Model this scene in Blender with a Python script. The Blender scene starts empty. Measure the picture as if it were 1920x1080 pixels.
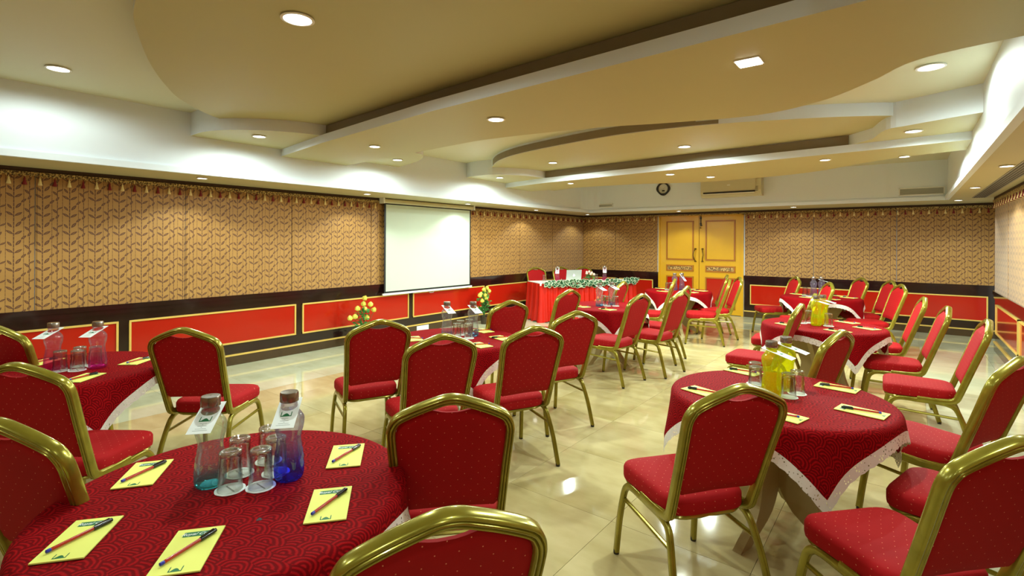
import bpy, math, random
from mathutils import Vector, Matrix
random.seed(7)
PI = math.pi
COL = bpy.context.scene.collection
SC = bpy.context.scene

# ------------------------------------------------------------------ camera
cam_d = bpy.data.cameras.new('camera')
cam = bpy.data.objects.new('camera', cam_d)
COL.objects.link(cam)
cam_d.sensor_width = 36.0
cam_d.lens = 36.0 * 948.18 / 1920.0
cam_d.shift_y = -(540.0 - 454.26) / 1920.0
cam_d.clip_start = 0.02
cam.matrix_world = (Matrix.Translation((0, 0, 1.5)) @ Matrix.Rotation(math.radians(38.025), 4, 'Z')
                    @ Matrix.Rotation(math.radians(90), 4, 'X') @ Matrix.Rotation(math.radians(0.271), 4, 'Z'))
SC.camera = cam
# ------------------------------------------------------------------ world, view
w = bpy.data.worlds.new('world'); SC.world = w
w.use_nodes = True
w.node_tree.nodes['Background'].inputs[0].default_value = (0.95, 1.0, 0.93, 1)
w.node_tree.nodes['Background'].inputs[1].default_value = 0.05
SC.view_settings.view_transform = 'Standard'
SC.view_settings.look = 'None'
SC.view_settings.gamma = 1.0
SC.view_settings.use_curve_mapping = False
SC.view_settings.exposure = 0.2
P_CEIL = 70.0      # ceiling downlights, W each
P_SOFF = 19.0      # soffit downlights
LAMP_COL = (0.86, 1.0, 0.93)

# ------------------------------------------------------------------ materials
def lin(c):
    out = []
    for v in c:
        v /= 255.0
        out.append(v / 12.92 if v <= 0.04045 else ((v + 0.055) / 1.055) ** 2.4)
    return tuple(out) + (1.0,)

class NT:
    """tiny node helper"""
    def __init__(s, name):
        s.m = bpy.data.materials.new(name); s.m.use_nodes = True
        s.t = s.m.node_tree; s.n = s.t.nodes; s.l = s.t.links
        s.b = s.n['Principled BSDF']; s.out = s.n['Material Output']
    def new(s, typ, **kw):
        nd = s.n.new(typ)
        for k, v in kw.items(): setattr(nd, k, v)
        return nd
    def put(s, sock, v):
        if hasattr(v, 'is_output'): s.l.new(v, sock)
        else: sock.default_value = v
    def math(s, op, a, b=0.0, c=0.0):
        nd = s.new('ShaderNodeMath', operation=op)
        s.put(nd.inputs[0], a); s.put(nd.inputs[1], b); s.put(nd.inputs[2], c)
        return nd.outputs[0]
    def vmath(s, op, a, b=None, c=None):
        nd = s.new('ShaderNodeVectorMath', operation=op)
        s.put(nd.inputs[0], a)
        if b is not None: s.put(nd.inputs[1], b)
        if c is not None: s.put(nd.inputs[2], c)
        return nd.outputs['Value'] if op in ('LENGTH', 'DOT_PRODUCT') else nd.outputs[0]
    def mix(s, f, a, b):
        nd = s.new('ShaderNodeMix', data_type='RGBA')
        s.put(nd.inputs[0], f); s.put(nd.inputs[6], a); s.put(nd.inputs[7], b)
        return nd.outputs[2]
    def mapping(s, v, loc=(0, 0, 0), rot=(0, 0, 0), scale=(1, 1, 1)):
        nd = s.new('ShaderNodeMapping'); s.put(nd.inputs[0], v)
        nd.inputs[1].default_value = loc; nd.inputs[2].default_value = rot; nd.inputs[3].default_value = scale
        return nd.outputs[0]
    def coord(s, which='Object'): return s.new('ShaderNodeTexCoord').outputs[which]
    def noise(s, v, scale, detail=2.0):
        nd = s.new('ShaderNodeTexNoise'); s.put(nd.inputs['Vector'], v)
        nd.inputs['Scale'].default_value = scale; nd.inputs['Detail'].default_value = detail
        return nd.outputs['Fac']
    def bump(s, h, strength=0.3, dist=0.002):
        nd = s.new('ShaderNodeBump'); s.put(nd.inputs['Height'], h)
        nd.inputs['Strength'].default_value = strength; nd.inputs['Distance'].default_value = dist
        s.l.new(nd.outputs[0], s.b.inputs['Normal'])
    def ramp(s, f, lo, hi):
        nd = s.new('ShaderNodeMapRange'); s.put(nd.inputs[0], f)
        nd.inputs[1].default_value = lo; nd.inputs[2].default_value = hi
        return nd.outputs[0]

def simple(name, rgb, rough=0.5, metal=0.0, coat=0.0, var=0.0, vscale=8.0, spec=0.5, bump=0.0, bscale=60):
    t = NT(name); c = lin(rgb)
    t.b.inputs['Roughness'].default_value = rough
    t.b.inputs['Metallic'].default_value = metal
    t.b.inputs['Coat Weight'].default_value = coat
    t.b.inputs['Coat Roughness'].default_value = 0.08
    t.b.inputs['Specular IOR Level'].default_value = spec
    co = t.coord()
    if var > 0:
        n = t.noise(co, vscale, 3)
        d = tuple(v * (1 - var) for v in c[:3]) + (1,)
        e = tuple(min(1, v * (1 + var)) for v in c[:3]) + (1,)
        t.put(t.b.inputs['Base Color'], t.mix(n, d, e))
    else:
        t.b.inputs['Base Color'].default_value = c
    if bump > 0: t.bump(t.noise(co, bscale, 3), bump, 0.003)
    return t.m

M = {}
M['white_paint'] = simple('white_paint', (226, 234, 240), 0.55, var=0.02, vscale=1.5)
M['ceiling_paint'] = simple('ceiling_paint', (214, 212, 178), 0.5, var=0.02, vscale=1.2)
M['panel_bounce_tan'] = simple('panel_bounce_tan', (192, 186, 136), 0.5, var=0.03, vscale=0.8)  # panel undersides: warm bounce from floor and chairs put into the tan
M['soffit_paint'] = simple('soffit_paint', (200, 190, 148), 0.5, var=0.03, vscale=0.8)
M['black_wood'] = simple('black_wood', (34, 17, 14), 0.16, coat=0.5, var=0.25, vscale=5)
M['brown_base'] = simple('brown_base', (70, 52, 30), 0.22, coat=0.3, var=0.15)
M['red_laminate'] = simple('red_laminate', (178, 28, 12), 0.14, coat=0.4, var=0.04, vscale=2)
M['gold_trim'] = simple('gold_trim', (226, 190, 96), 0.35, metal=0.15, var=0.08)
M['door_yellow'] = simple('door_yellow', (214, 160, 22), 0.3, coat=0.3, var=0.08, vscale=3)
M['door_moulding'] = simple('door_moulding', (168, 100, 14), 0.35, var=0.1)
M['door_gap'] = simple('door_gap', (60, 30, 6), 0.6)
M['brass'] = simple('brass', (120, 96, 40), 0.3, metal=0.8)
M['dark_iron'] = simple('dark_iron', (30, 26, 22), 0.4, metal=0.6)
M['plastic_white'] = simple('plastic_white', (238, 238, 232), 0.35)
M['plastic_cream'] = simple('plastic_cream', (204, 196, 158), 0.35, var=0.03)
M['plastic_grey'] = simple('plastic_grey', (150, 148, 140), 0.5)
M['slat_grey'] = simple('slat_grey', (186, 186, 176), 0.5)
M['dark_slot'] = simple('dark_slot', (38, 32, 28), 0.5)
M['screen_fabric'] = simple('screen_fabric', (198, 210, 192), 0.8, var=0.01)
M['black_plain'] = simple('black_plain', (14, 14, 16), 0.5)
M['table_wood'] = simple('table_wood', (176, 158, 104), 0.45, var=0.08)
M['rubber'] = simple('rubber', (40, 30, 18), 0.6)
M['paper_yellow'] = simple('paper_yellow', (238, 240, 118), 0.7)
M['print_green'] = simple('print_green', (22, 112, 62), 0.6)
M['paper_white'] = simple('paper_white', (240, 244, 242), 0.7)
M['print_grey'] = simple('print_grey', (150, 158, 152), 0.6)
M['pen_red'] = simple('pen_red', (176, 34, 14), 0.25, coat=0.3)
M['pen_black'] = simple('pen_black', (16, 16, 18), 0.25, coat=0.3)
M['pen_blue'] = simple('pen_blue', (30, 40, 170), 0.3)
M['steel'] = simple('steel', (158, 148, 140), 0.2, metal=0.9)
M['silver'] = simple('silver', (188, 196, 188), 0.35, metal=0.4)
M['leaf_green'] = simple('leaf_green', (62, 138, 60), 0.5, var=0.35, vscale=30)
M['stem_green'] = simple('stem_green', (60, 90, 40), 0.6)
M['rose_yellow'] = simple('rose_yellow', (250, 238, 110), 0.6, var=0.1, vscale=40)
M['flower_orange'] = simple('flower_orange', (236, 110, 40), 0.6)
M['flower_pink'] = simple('flower_pink', (246, 214, 196), 0.6, var=0.1, vscale=40)
M['pot_brown'] = simple('pot_brown', (58, 44, 30), 0.35)
M['tassel_cream'] = simple('tassel_cream', (236, 214, 150), 0.7)
M['tassel_maroon'] = simple('tassel_maroon', (122, 16, 20), 0.7)
M['table_white'] = simple('table_white', (232, 224, 214), 0.7)
M['clock_face'] = simple('clock_face', (206, 206, 190), 0.5)

def emit(name, col, s):
    t = NT(name); t.b.inputs['Base Color'].default_value = (1, 1, 1, 1)
    t.b.inputs['Emission Color'].default_value = col + (1,)
    t.b.inputs['Emission Strength'].default_value = s
    return t.m
M['lamp_glow'] = emit('lamp_glow', (1.0, 0.98, 0.9), 9.0)
M['laptop_glow'] = emit('laptop_glow', (1, 1, 1), 1.0)

# gold painted metal of the chairs
t = NT('chair_gold'); co = t.coord()
n = t.noise(co, 14, 3)
t.put(t.b.inputs['Base Color'], t.mix(n, lin((116, 106, 22)), lin((176, 164, 58))))
t.b.inputs['Metallic'].default_value = 0.55; t.b.inputs['Roughness'].default_value = 0.24
t.b.inputs['Coat Weight'].default_value = 0.3; t.b.inputs['Coat Roughness'].default_value = 0.1
M['chair_gold'] = t.m

def dotted(name, axes):
    t = NT(name); co = t.coord()
    sep = t.new('ShaderNodeSeparateXYZ'); t.l.new(co, sep.inputs[0])
    a, b = sep.outputs[axes[0]], sep.outputs[axes[1]]
    if axes[1] == 1:   # seat: dots also run down the cushion sides
        a, b = t.math('ADD', a, sep.outputs[2]), t.math('SUBTRACT', b, sep.outputs[2])
    P = 0.050
    def dots(ox, oy):
        u = t.math('WRAP', t.math('ADD', a, ox), P / 2, -P / 2)
        v = t.math('WRAP', t.math('ADD', b, oy), P / 2, -P / 2)
        d = t.math('SQRT', t.math('ADD', t.math('MULTIPLY', u, u), t.math('MULTIPLY', v, v)))
        return t.math('LESS_THAN', d, 0.0015)
    k = t.math('MAXIMUM', dots(0, 0), dots(P / 2, P / 2))
    base = t.mix(t.noise(co, 3.0, 2), lin((150, 8, 12)), lin((172, 14, 18)))
    t.put(t.b.inputs['Base Color'], t.mix(k, base, lin((226, 140, 104))))
    t.b.inputs['Roughness'].default_value = 0.8
    t.b.inputs['Specular IOR Level'].default_value = 0.2
    t.bump(t.noise(co, 500, 2), 0.25, 0.001)
    return t.m
M['seat_fabric'] = dotted('seat_fabric', (0, 1))
M['back_fabric'] = dotted('back_fabric', (0, 2))

# damask wall fabric with bamboo stems and leaves, tile 0.19 m
def leaf_fabric(name, ax):
    t = NT(name); co = t.coord()
    sep = t.new('ShaderNodeSeparateXYZ'); t.l.new(co, sep.inputs[0])
    comb = t.new('ShaderNodeCombineXYZ')
    t.put(comb.inputs[0], t.math('DIVIDE', sep.outputs[ax], 0.195))
    t.put(comb.inputs[1], t.math('DIVIDE', sep.outputs[2], 0.17))
    uv = comb.outputs[0]
    leaves = [(.12, .24, 140, .19), (.42, .22, 38, .20), (.12, .62, 122, .17), (.42, .68, 58, .21), (.60, .96, 50, .17),
              (.72, .44, 128, .18), (.90, .62, 36, .15), (.80, .14, 62, .16)]
    acc = None
    for (cx, cy, ang, L) in leaves:
        d = t.vmath('SUBTRACT', uv, (cx, cy, 0))
        wv = t.vmath('WRAP', d, (.5, .5, .5), (-.5, -.5, -.5))
        mp = t.mapping(wv, rot=(0, 0, -math.radians(ang)))
        s2 = t.new('ShaderNodeSeparateXYZ'); t.l.new(mp, s2.inputs[0])
        L = L * 0.86
        x = t.math('DIVIDE', s2.outputs[0], L)
        y = t.math('DIVIDE', t.math('ABSOLUTE', s2.outputs[1]), L * 0.34)
        f = t.math('ADD', t.math('MULTIPLY', x, x), y)
        acc = f if acc is None else t.math('MINIMUM', acc, f)
    leaf = t.math('LESS_THAN', acc, 1.0)
    vein = t.math('MULTIPLY', leaf, t.math('LESS_THAN', acc, 0.28))
    s3 = t.new('ShaderNodeSeparateXYZ'); t.l.new(uv, s3.inputs[0])
    stem = None
    for sx, wd in ((.26, .020), (.60, .010), (.80, .016), (.99, .010)):
        q = t.math('ABSOLUTE', t.math('WRAP', t.math('SUBTRACT', s3.outputs[0], sx), .5, -.5))
        q = t.math('LESS_THAN', q, wd)
        stem = q if stem is None else t.math('MAXIMUM', stem, q)
    knots = t.math('GREATER_THAN', t.math('FRACT', t.math('MULTIPLY', s3.outputs[1], 5.0)), 0.12)
    stem = t.math('MULTIPLY', stem, knots)
    mask = t.math('MULTIPLY', t.math('MAXIMUM', stem, leaf), t.math('SUBTRACT', 1.0, t.math('MULTIPLY', vein, 0.5)))
    base = t.mix(t.noise(co, 5, 2), lin((160, 114, 46)), lin((180, 134, 64)))
    t.put(t.b.inputs['Base Color'], t.mix(t.math('MULTIPLY', mask, 0.95), base, lin((84, 40, 12))))
    t.b.inputs['Roughness'].default_value = 0.55
    t.b.inputs['Sheen Weight'].default_value = 0.3
    t.bump(mask, 0.25, 0.002)
    return t.m
M['fabric_y'] = leaf_fabric('leaf_fabric_side', 1)
M['fabric_x'] = leaf_fabric('leaf_fabric_back', 0)

# red moire damask tablecloth, fan shaped arcs in UV metres
t = NT('tablecloth_red'); uv = t.coord('UV')
nz = t.new('ShaderNodeTexNoise'); t.l.new(uv, nz.inputs['Vector']); nz.inputs['Scale'].default_value = 9.0
off = t.vmath('SCALE', t.vmath('SUBTRACT', nz.outputs['Color'], (.5, .5, .5)));
off.node.inputs['Scale'].default_value = 0.045
p = t.vmath('ADD', uv, off)
s = t.new('ShaderNodeSeparateXYZ'); t.l.new(p, s.inputs[0])
v = t.math('DIVIDE', s.outputs[1], 0.030)
row = t.math('FLOOR', v)
u = t.math('ADD', t.math('DIVIDE', s.outputs[0], 0.15), t.math('MULTIPLY', row, 0.5))
fu = t.math('SUBTRACT', t.math('FRACT', u), 0.5)
fv = t.math('FRACT', v)
def dist_(a, b): return t.math('SQRT', t.math('ADD', t.math('MULTIPLY', a, a), t.math('MULTIPLY', b, b)))
r1 = dist_(fu, t.math('MULTIPLY', fv, 0.25))
r2 = dist_(t.math('SUBTRACT', t.math('ABSOLUTE', fu), 0.5), t.math('MULTIPLY', t.math('ADD', fv, 1.0), 0.25))
sel = t.math('LESS_THAN', r1, 0.40)
r = t.math('ADD', t.math('MULTIPLY', sel, r1), t.math('MULTIPLY', t.math('SUBTRACT', 1.0, sel), r2))
wv = t.math('SINE', t.math('MULTIPLY', r, 62.0))
k = t.ramp(wv, -0.6, 0.9)
fine = t.noise(uv, 220, 2)
k2 = t.math('MULTIPLY', k, t.math('ADD', fine, 0.35))
t.put(t.b.inputs['Base Color'], t.mix(k2, lin((108, 4, 9)), lin((164, 13, 19))))
t.b.inputs['Roughness'].default_value = 0.8
t.b.inputs['Specular IOR Level'].default_value = 0.06
t.bump(k, 0.5, 0.0015)
M['tablecloth_red'] = t.m

# eyelet lace
t = NT('eyelet_lace'); uv = t.coord('UV')
vo = t.new('ShaderNodeTexVoronoi'); t.l.new(uv, vo.inputs['Vector']); vo.inputs['Scale'].default_value = 70
hole = t.math('LESS_THAN', vo.outputs['Distance'], 0.24)
t.b.inputs['Base Color'].default_value = lin((228, 222, 212)); t.b.inputs['Roughness'].default_value = 0.8
t.put(t.b.inputs['Alpha'], t.math('SUBTRACT', 1.0, t.math('MULTIPLY', hole, 0.9)))
M['lace'] = t.m

# red satin
t = NT('red_satin'); co = t.coord()
t.put(t.b.inputs['Base Color'], t.mix(t.noise(co, 4, 2), lin((176, 16, 4)), lin((204, 32, 8))))
t.b.inputs['Roughness'].default_value = 0.42; t.b.inputs['Specular IOR Level'].default_value = 0.35
M['satin'] = t.m

# polished cream floor tile
def tile_mat(name, c1, c2):
    t = NT(name); co = t.coord()
    oi = t.new('ShaderNodeObjectInfo')
    wpos = t.vmath('ADD', co, t.vmath('MULTIPLY', oi.outputs['Location'], (1.0, 1.0, 1.0)))
    rnd = t.new('ShaderNodeCombineXYZ'); t.put(rnd.inputs[2], t.math('MULTIPLY', oi.outputs['Random'], 40.0))
    q = t.vmath('ADD', wpos, rnd.outputs[0])
    n1 = t.noise(q, 2.2, 5); n2 = t.noise(t.mapping(q, rot=(0, 0, .7), scale=(1, 3, 1)), 3.0, 6)
    f = t.ramp(t.math('ADD', t.math('MULTIPLY', n1, .6), t.math('MULTIPLY', n2, .4)), 0.35, 0.68)
    c = t.mix(f, lin(c1), lin(c2))
    t.put(t.b.inputs['Base Color'], c)
    t.put(t.b.inputs['Roughness'], t.math('ADD', 0.035, t.math('MULTIPLY', n1, 0.06)))
    t.b.inputs['Specular IOR Level'].default_value = 0.38
    return t.m
M['tile_tan'] = tile_mat('tile_tan', (172, 156, 104), (204, 190, 142))
M['tile_pale'] = tile_mat('tile_pale', (184, 184, 150), (206, 206, 176))
M['grout'] = simple('grout', (128, 108, 66), 0.8)

# glass and tinted bottles : thin clear shells
def clear(name, tint, tint2=None, zsplit=None, gl=0.07, edge=(225, 230, 225), edge_amt=0.28, body=0.0):
    t = NT(name)
    tr = t.new('ShaderNodeBsdfTransparent'); gs = t.new('ShaderNodeBsdfGlossy'); gs.inputs['Roughness'].default_value = 0.04
    lw = t.new('ShaderNodeLayerWeight'); lw.inputs['Blend'].default_value = 0.25
    c = lin(tint)
    if tint2 is not None:
        sp = t.new('ShaderNodeSeparateXYZ'); t.l.new(t.coord(), sp.inputs[0])
        c = t.mix(t.ramp(sp.outputs[2], zsplit[0], zsplit[1]), lin(tint), lin(tint2))
    cc = c
    c = t.mix(t.math('MULTIPLY', lw.outputs['Facing'], edge_amt), c, lin(edge))
    t.put(tr.inputs['Color'], c)
    mx = t.new('ShaderNodeMixShader')
    t.put(mx.inputs[0], t.math('ADD', gl, t.math('MULTIPLY', lw.outputs['Fresnel'], 0.45)))
    t.l.new(tr.outputs[0], mx.inputs[1]); t.l.new(gs.outputs[0], mx.inputs[2])
    last = mx.outputs[0]
    if body > 0:       # tinted drink or plastic scatters a part of the light
        df = t.new('ShaderNodeBsdfDiffuse'); tl = t.new('ShaderNodeBsdfTranslucent')
        t.put(df.inputs['Color'], cc); t.put(tl.inputs['Color'], cc)
        m1 = t.new('ShaderNodeMixShader'); m1.inputs[0].default_value = .5; t.l.new(df.outputs[0], m1.inputs[1]); t.l.new(tl.outputs[0], m1.inputs[2])
        m2 = t.new('ShaderNodeMixShader'); m2.inputs[0].default_value = body; t.l.new(last, m2.inputs[1]); t.l.new(m1.outputs[0], m2.inputs[2]); last = m2.outputs[0]
    t.l.new(last, t.out.inputs[0])
    return t.m
M['glass'] = clear('clear_glass', (251, 252, 250), gl=0.07, edge=(228, 230, 222), edge_amt=0.4, body=.0)
M['glass_base'] = clear('thick_glass_base', (236, 238, 230), gl=0.4, edge=(214, 214, 206), edge_amt=0.6, body=.06)
M['bottle_teal'] = clear('bottle_teal', (90, 215, 225), (240, 248, 243), (0.012, 0.06), edge=(170, 212, 215), body=0.05)
M['bottle_blue'] = clear('bottle_blue', (70, 95, 250), (226, 226, 246), (0.015, 0.12), edge=(150, 150, 235), body=0.05)
M['bottle_pink'] = clear('bottle_pink', (240, 90, 190), (246, 226, 238), (0.01, 0.14), edge=(230, 170, 200), body=0.05)
M['bottle_pale'] = clear('bottle_pale', (140, 205, 248), (242, 248, 248), (0.008, 0.05), edge=(205, 215, 220), body=0.05)
M['bottle_yellow'] = clear('bottle_yellow', (236, 242, 30), (236, 240, 70), (0.02, 0.2), edge=(226, 226, 50), body=.24)
M['bottle_violet'] = clear('bottle_violet', (200, 200, 240), (226, 222, 244), (0.02, 0.15), edge=(170, 162, 215), body=0.08)

# variegated garland leaf: green heart, cream edge (UV radius)
t = NT('variegated_leaf'); uv = t.coord('UV')
l_ = t.vmath('LENGTH', uv)
t.put(t.b.inputs['Base Color'], t.mix(t.math('GREATER_THAN', l_, 0.80), lin((22, 74, 40)), lin((200, 214, 176))))
t.b.inputs['Roughness'].default_value = 0.6
M['garland_leaf'] = t.m
t = NT('carved_wood'); co = t.coord()
n = t.noise(co, 38, 3)
t.put(t.b.inputs['Base Color'], t.mix(t.ramp(n, .42, .6), lin((96, 62, 18)), lin((214, 170, 92))))
t.b.inputs['Roughness'].default_value = 0.4; t.bump(n, 0.9, 0.01)
M['carved'] = t.m
t = NT('braid'); co = t.coord()
n = t.noise(co, 70, 2)
t.put(t.b.inputs['Base Color'], t.mix(t.ramp(n, .42, .6), lin((70, 44, 18)), lin((206, 176, 104))))
t.b.inputs['Roughness'].default_value = 0.7; t.bump(n, 0.8, 0.01)
M['braid'] = t.m
M['braid_dark'] = simple('braid_dark', (62, 40, 22), 0.7, var=0.4, vscale=60)

# ------------------------------------------------------------------ mesh helper
class MB:
    def __init__(s): s.v = []; s.f = []; s.mi = []; s.uv = {}; s.cur = 0
    def add(s, verts, faces, mi=None):
        o = len(s.v); s.v += [tuple(p) for p in verts]
        for f in faces: s.f.append(tuple(i + o for i in f)); s.mi.append(s.cur if mi is None else mi)
        return o
    def box(s, x0, x1, y0, y1, z0, z1, mi=None):
        s.add([(x0, y0, z0), (x1, y0, z0), (x1, y1, z0), (x0, y1, z0), (x0, y0, z1), (x1, y0, z1), (x1, y1, z1), (x0, y1, z1)],
              [(0, 3, 2, 1), (4, 5, 6, 7), (0, 1, 5, 4), (1, 2, 6, 5), (2, 3, 7, 6), (3, 0, 4, 7)], mi)
    def prism(s, pts, z0, z1, mi=None):
        n = len(pts)
        a = sum(pts[i][0] * pts[(i + 1) % n][1] - pts[(i + 1) % n][0] * pts[i][1] for i in range(n))
        if a < 0: pts = pts[::-1]
        s.add([(p[0], p[1], z0) for p in pts] + [(p[0], p[1], z1) for p in pts],
              [tuple(range(n))[::-1], tuple(range(n, 2 * n))] + [(i, (i + 1) % n, n + (i + 1) % n, n + i) for i in range(n)], mi)
    def lathe(s, prof, seg=20, c=(0, 0, 0), mi=None, caps=True, mod=None):
        vs = []
        for (r, z) in prof:
            for i in range(seg):
                a = 2 * PI * i / seg
                rr = r * (mod(a, z) if mod else 1.0)
                vs.append((c[0] + rr * math.cos(a), c[1] + rr * math.sin(a), c[2] + z))
        fs = []
        for j in range(len(prof) - 1):
            for i in range(seg):
                i2 = (i + 1) % seg
                fs.append((j * seg + i, j * seg + i2, (j + 1) * seg + i2, (j + 1) * seg + i))
        if caps:
            fs.append(tuple(range(seg))[::-1]); fs.append(tuple((len(prof) - 1) * seg + i for i in range(seg)))
        s.add(vs, fs, mi)
    def sweep(s, path, prof, n0=(1, 0, 0), cap=True, closed=False, mi=None):
        """prof = list of (a,b): a along n (transported), b along t x n"""
        P = [Vector(p) for p in path]; N = len(P); n = Vector(n0).normalized(); vs = []
        tprev = None
        for i in range(N):
            if closed: tt = (P[(i + 1) % N] - P[i - 1]).normalized()
            else: tt = (P[min(i + 1, N - 1)] - P[max(i - 1, 0)]).normalized()
            if tprev is not None:
                q = tprev.rotation_difference(tt); n = q @ n
            n = (n - tt * n.dot(tt)).normalized(); b = tt.cross(n)
            for (pa, pb) in prof: vs.append(P[i] + n * pa + b * pb)
            tprev = tt
        k = len(prof); fs = []
        for i in range(N if closed else N - 1):
            i2 = (i + 1) % N
            for j in range(k):
                j2 = (j + 1) % k
                fs.append((i * k + j, i * k + j2, i2 * k + j2, i2 * k + j))
        if cap and not closed:
            fs.append(tuple(range(k))[::-1]); fs.append(tuple((N - 1) * k + j for j in range(k)))
        s.add(vs, fs, mi)
    def tube(s, path, r, seg=8, mi=None, closed=False):
        prof = [(r * math.cos(2 * PI * i / seg), r * math.sin(2 * PI * i / seg)) for i in range(seg)]
        d = (Vector(path[1]) - Vector(path[0])).normalized()
        n0 = (1, 0, 0) if abs(d.x) < 0.8 else (0, 0, 1)
        s.sweep(path, prof, n0, mi=mi, closed=closed)
    def mesh(s, name, mats, smooth=False):
        me = bpy.data.meshes.new(name); me.from_pydata(s.v, [], s.f)
        for m in (mats if isinstance(mats, (list, tuple)) else [mats]): me.materials.append(M[m] if isinstance(m, str) else m)
        for p, k in zip(me.polygons, s.mi): p.material_index = k
        if smooth:
            for p in me.polygons: p.use_smooth = True
            if smooth != 'all':
                try: me.set_sharp_from_angle(angle=math.radians(38))
                except Exception: pass
        me.update()
        return me
    def obj(s, name, mats, parent=None, smooth=False, loc=None):
        return mk(name, s.mesh(name, mats, smooth), parent, loc)

def mk(name, me, parent=None, loc=None, rotz=None):
    o = bpy.data.objects.new(name, me); COL.objects.link(o)
    if parent is not None: o.parent = parent
    if loc is not None: o.location = loc
    if rotz is not None: o.rotation_euler = (0, 0, rotz)
    return o
def tag(o, label, cat, group=None, kind=None):
    o['label'] = label; o['category'] = cat
    if group: o['group'] = group
    if kind: o['kind'] = kind
    return o
def struct(o, label=None):
    o['kind'] = 'structure'
    if label: o['label'] = label
    return o
def empty(name, loc=(0, 0, 0), rotz=0.0):
    o = bpy.data.objects.new(name, None); COL.objects.link(o); o.empty_display_size = 0.1
    o.location = loc; o.rotation_euler = (0, 0, rotz); return o
def copy_tree(o, parent=None):
    c = o.copy(); COL.objects.link(c)
    if parent is not None: c.parent = parent
    for ch in list(o.children): copy_tree(ch, c)
    return c
def smooth_pts(pts, sub=6, closed=False):
    out = []; n = len(pts); P = [Vector(p) for p in pts]
    rng = range(n) if closed else range(n - 1)
    for i in rng:
        p0 = P[(i - 1) % n] if closed or i > 0 else P[0] * 2 - P[1]
        p1 = P[i]; p2 = P[(i + 1) % n]
        p3 = P[(i + 2) % n] if closed or i + 2 < n else P[-1] * 2 - P[-2]
        for k in range(sub):
            u = k / sub
            out.append(0.5 * ((2 * p1) + (p2 - p0) * u + (2 * p0 - 5 * p1 + 4 * p2 - p3) * u * u + (3 * p1 - p0 - 3 * p2 + p3) * u ** 3))
    if not closed: out.append(P[-1])
    return [tuple(p) for p in out]

# ------------------------------------------------------------------ room shell
XL, XR, YB, YF = -6.43, 1.00, 11.10, -2.60
ZS, ZC, ZRAIL, ZTOP = 2.17, 2.78, 0.844, 2.17
b = MB(); b.box(XL - .2, 1.35, YF - .2, YB + .2, -0.12, -0.004)
floor = struct(b.obj('floor', 'grout'), 'polished cream and tan stone tile floor')
xs = [XL, -5.77, -5.10]
x = -5.10 + 0.375
while x < 1.0: xs.append(x); x += 0.695
xs.append(1.13)
ys = [YF]; y = 2.48 - 0.70 * 7
while y < YB - 0.3: ys.append(y); y += 0.70
ys.append(YB)
tm = {}
for i in range(len(xs) - 1):
    for j in range(len(ys) - 1):
        wx, wy = xs[i + 1] - xs[i], ys[j + 1] - ys[j]
        pale = xs[i + 1] < -5.05 or xs[i] > -0.2 or ys[j] > 9.3
        key = (round(wx, 3), round(wy, 3), pale)
        if key not in tm:
            b = MB(); g = 0.0011
            b.box(-wx / 2 + g, wx / 2 - g, -wy / 2 + g, wy / 2 - g, -0.003, 0.0)
            tm[key] = b.mesh('floor_tile', 'tile_pale' if pale else 'tile_tan')
        mk('floor_tile', tm[key], floor, ((xs[i] + xs[i + 1]) / 2, (ys[j] + ys[j + 1]) / 2, 0))

def wall_panels(wall, axis, plane, sgn, segs_fabric, segs_dado, mat, lo, hi, dado_spans, extra_name):
    """axis 'y': wall along y at x=plane, room side towards sgn; axis 'x': wall along x at y=plane"""
    def bx(b, a0, a1, d0, d1, z0, z1, mi=None):
        p0, p1 = sorted((plane + sgn * d0, plane + sgn * d1))
        if axis == 'y': b.box(p0, p1, a0, a1, z0, z1, mi)
        else: b.box(a0, a1, p0, p1, z0, z1, mi)
    for (a0, a1) in segs_fabric:
        b = MB(); g = 0.003
        # padded panel, slightly pillowed at the edges
        bx(b, a0 + g, a1 - g, 0.0, 0.018, ZRAIL, ZTOP - 0.002)
        bx(b, a0 + g + .012, a1 - g - .012, 0.018, 0.024, ZRAIL, ZTOP - 0.002)
        b.obj('fabric_panel', mat, wall)
    for (a0, a1) in dado_spans:
        b = MB(); bx(b, a0, a1, 0.0, 0.020, 0.115, 0.80); b.obj('dado_board', 'black_wood', wall)
        b = MB(); bx(b, a0, a1, 0.0, 0.045, 0.795, ZRAIL); bx(b, a0, a1, 0.0, 0.034, 0.745, 0.795); bx(b, a0, a1, 0.0, 0.027, 0.725, 0.745)
        b.obj('chair_rail', 'black_wood', wall)
        b = MB(); bx(b, a0, a1, 0.0, 0.030, 0.0, 0.112); b.obj('skirting', 'brown_base', wall)
        b = MB(); bx(b, a0, a1, 0.0, 0.038, 0.112, 0.132); b.obj('gold_bead', 'gold_trim', wall)
    for (a0, a1) in segs_dado:
        b = MB(); bx(b, a0 + .012, a1 - .012, 0.018, 0.024, 0.270, 0.655)
        pn = b.obj('dado_panel', 'red_laminate', wall)
        b = MB(); q = 0.019
        bx(b, a0, a1, 0.018, 0.036, 0.665 - q, 0.665); bx(b, a0, a1, 0.018, 0.036, 0.258, 0.258 + q)
        bx(b, a0, a0 + q, 0.018, 0.035, 0.258, 0.665); bx(b, a1 - q, a1, 0.018, 0.035, 0.258, 0.665)
        b.obj('gold_frame', 'gold_trim', pn)

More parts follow.
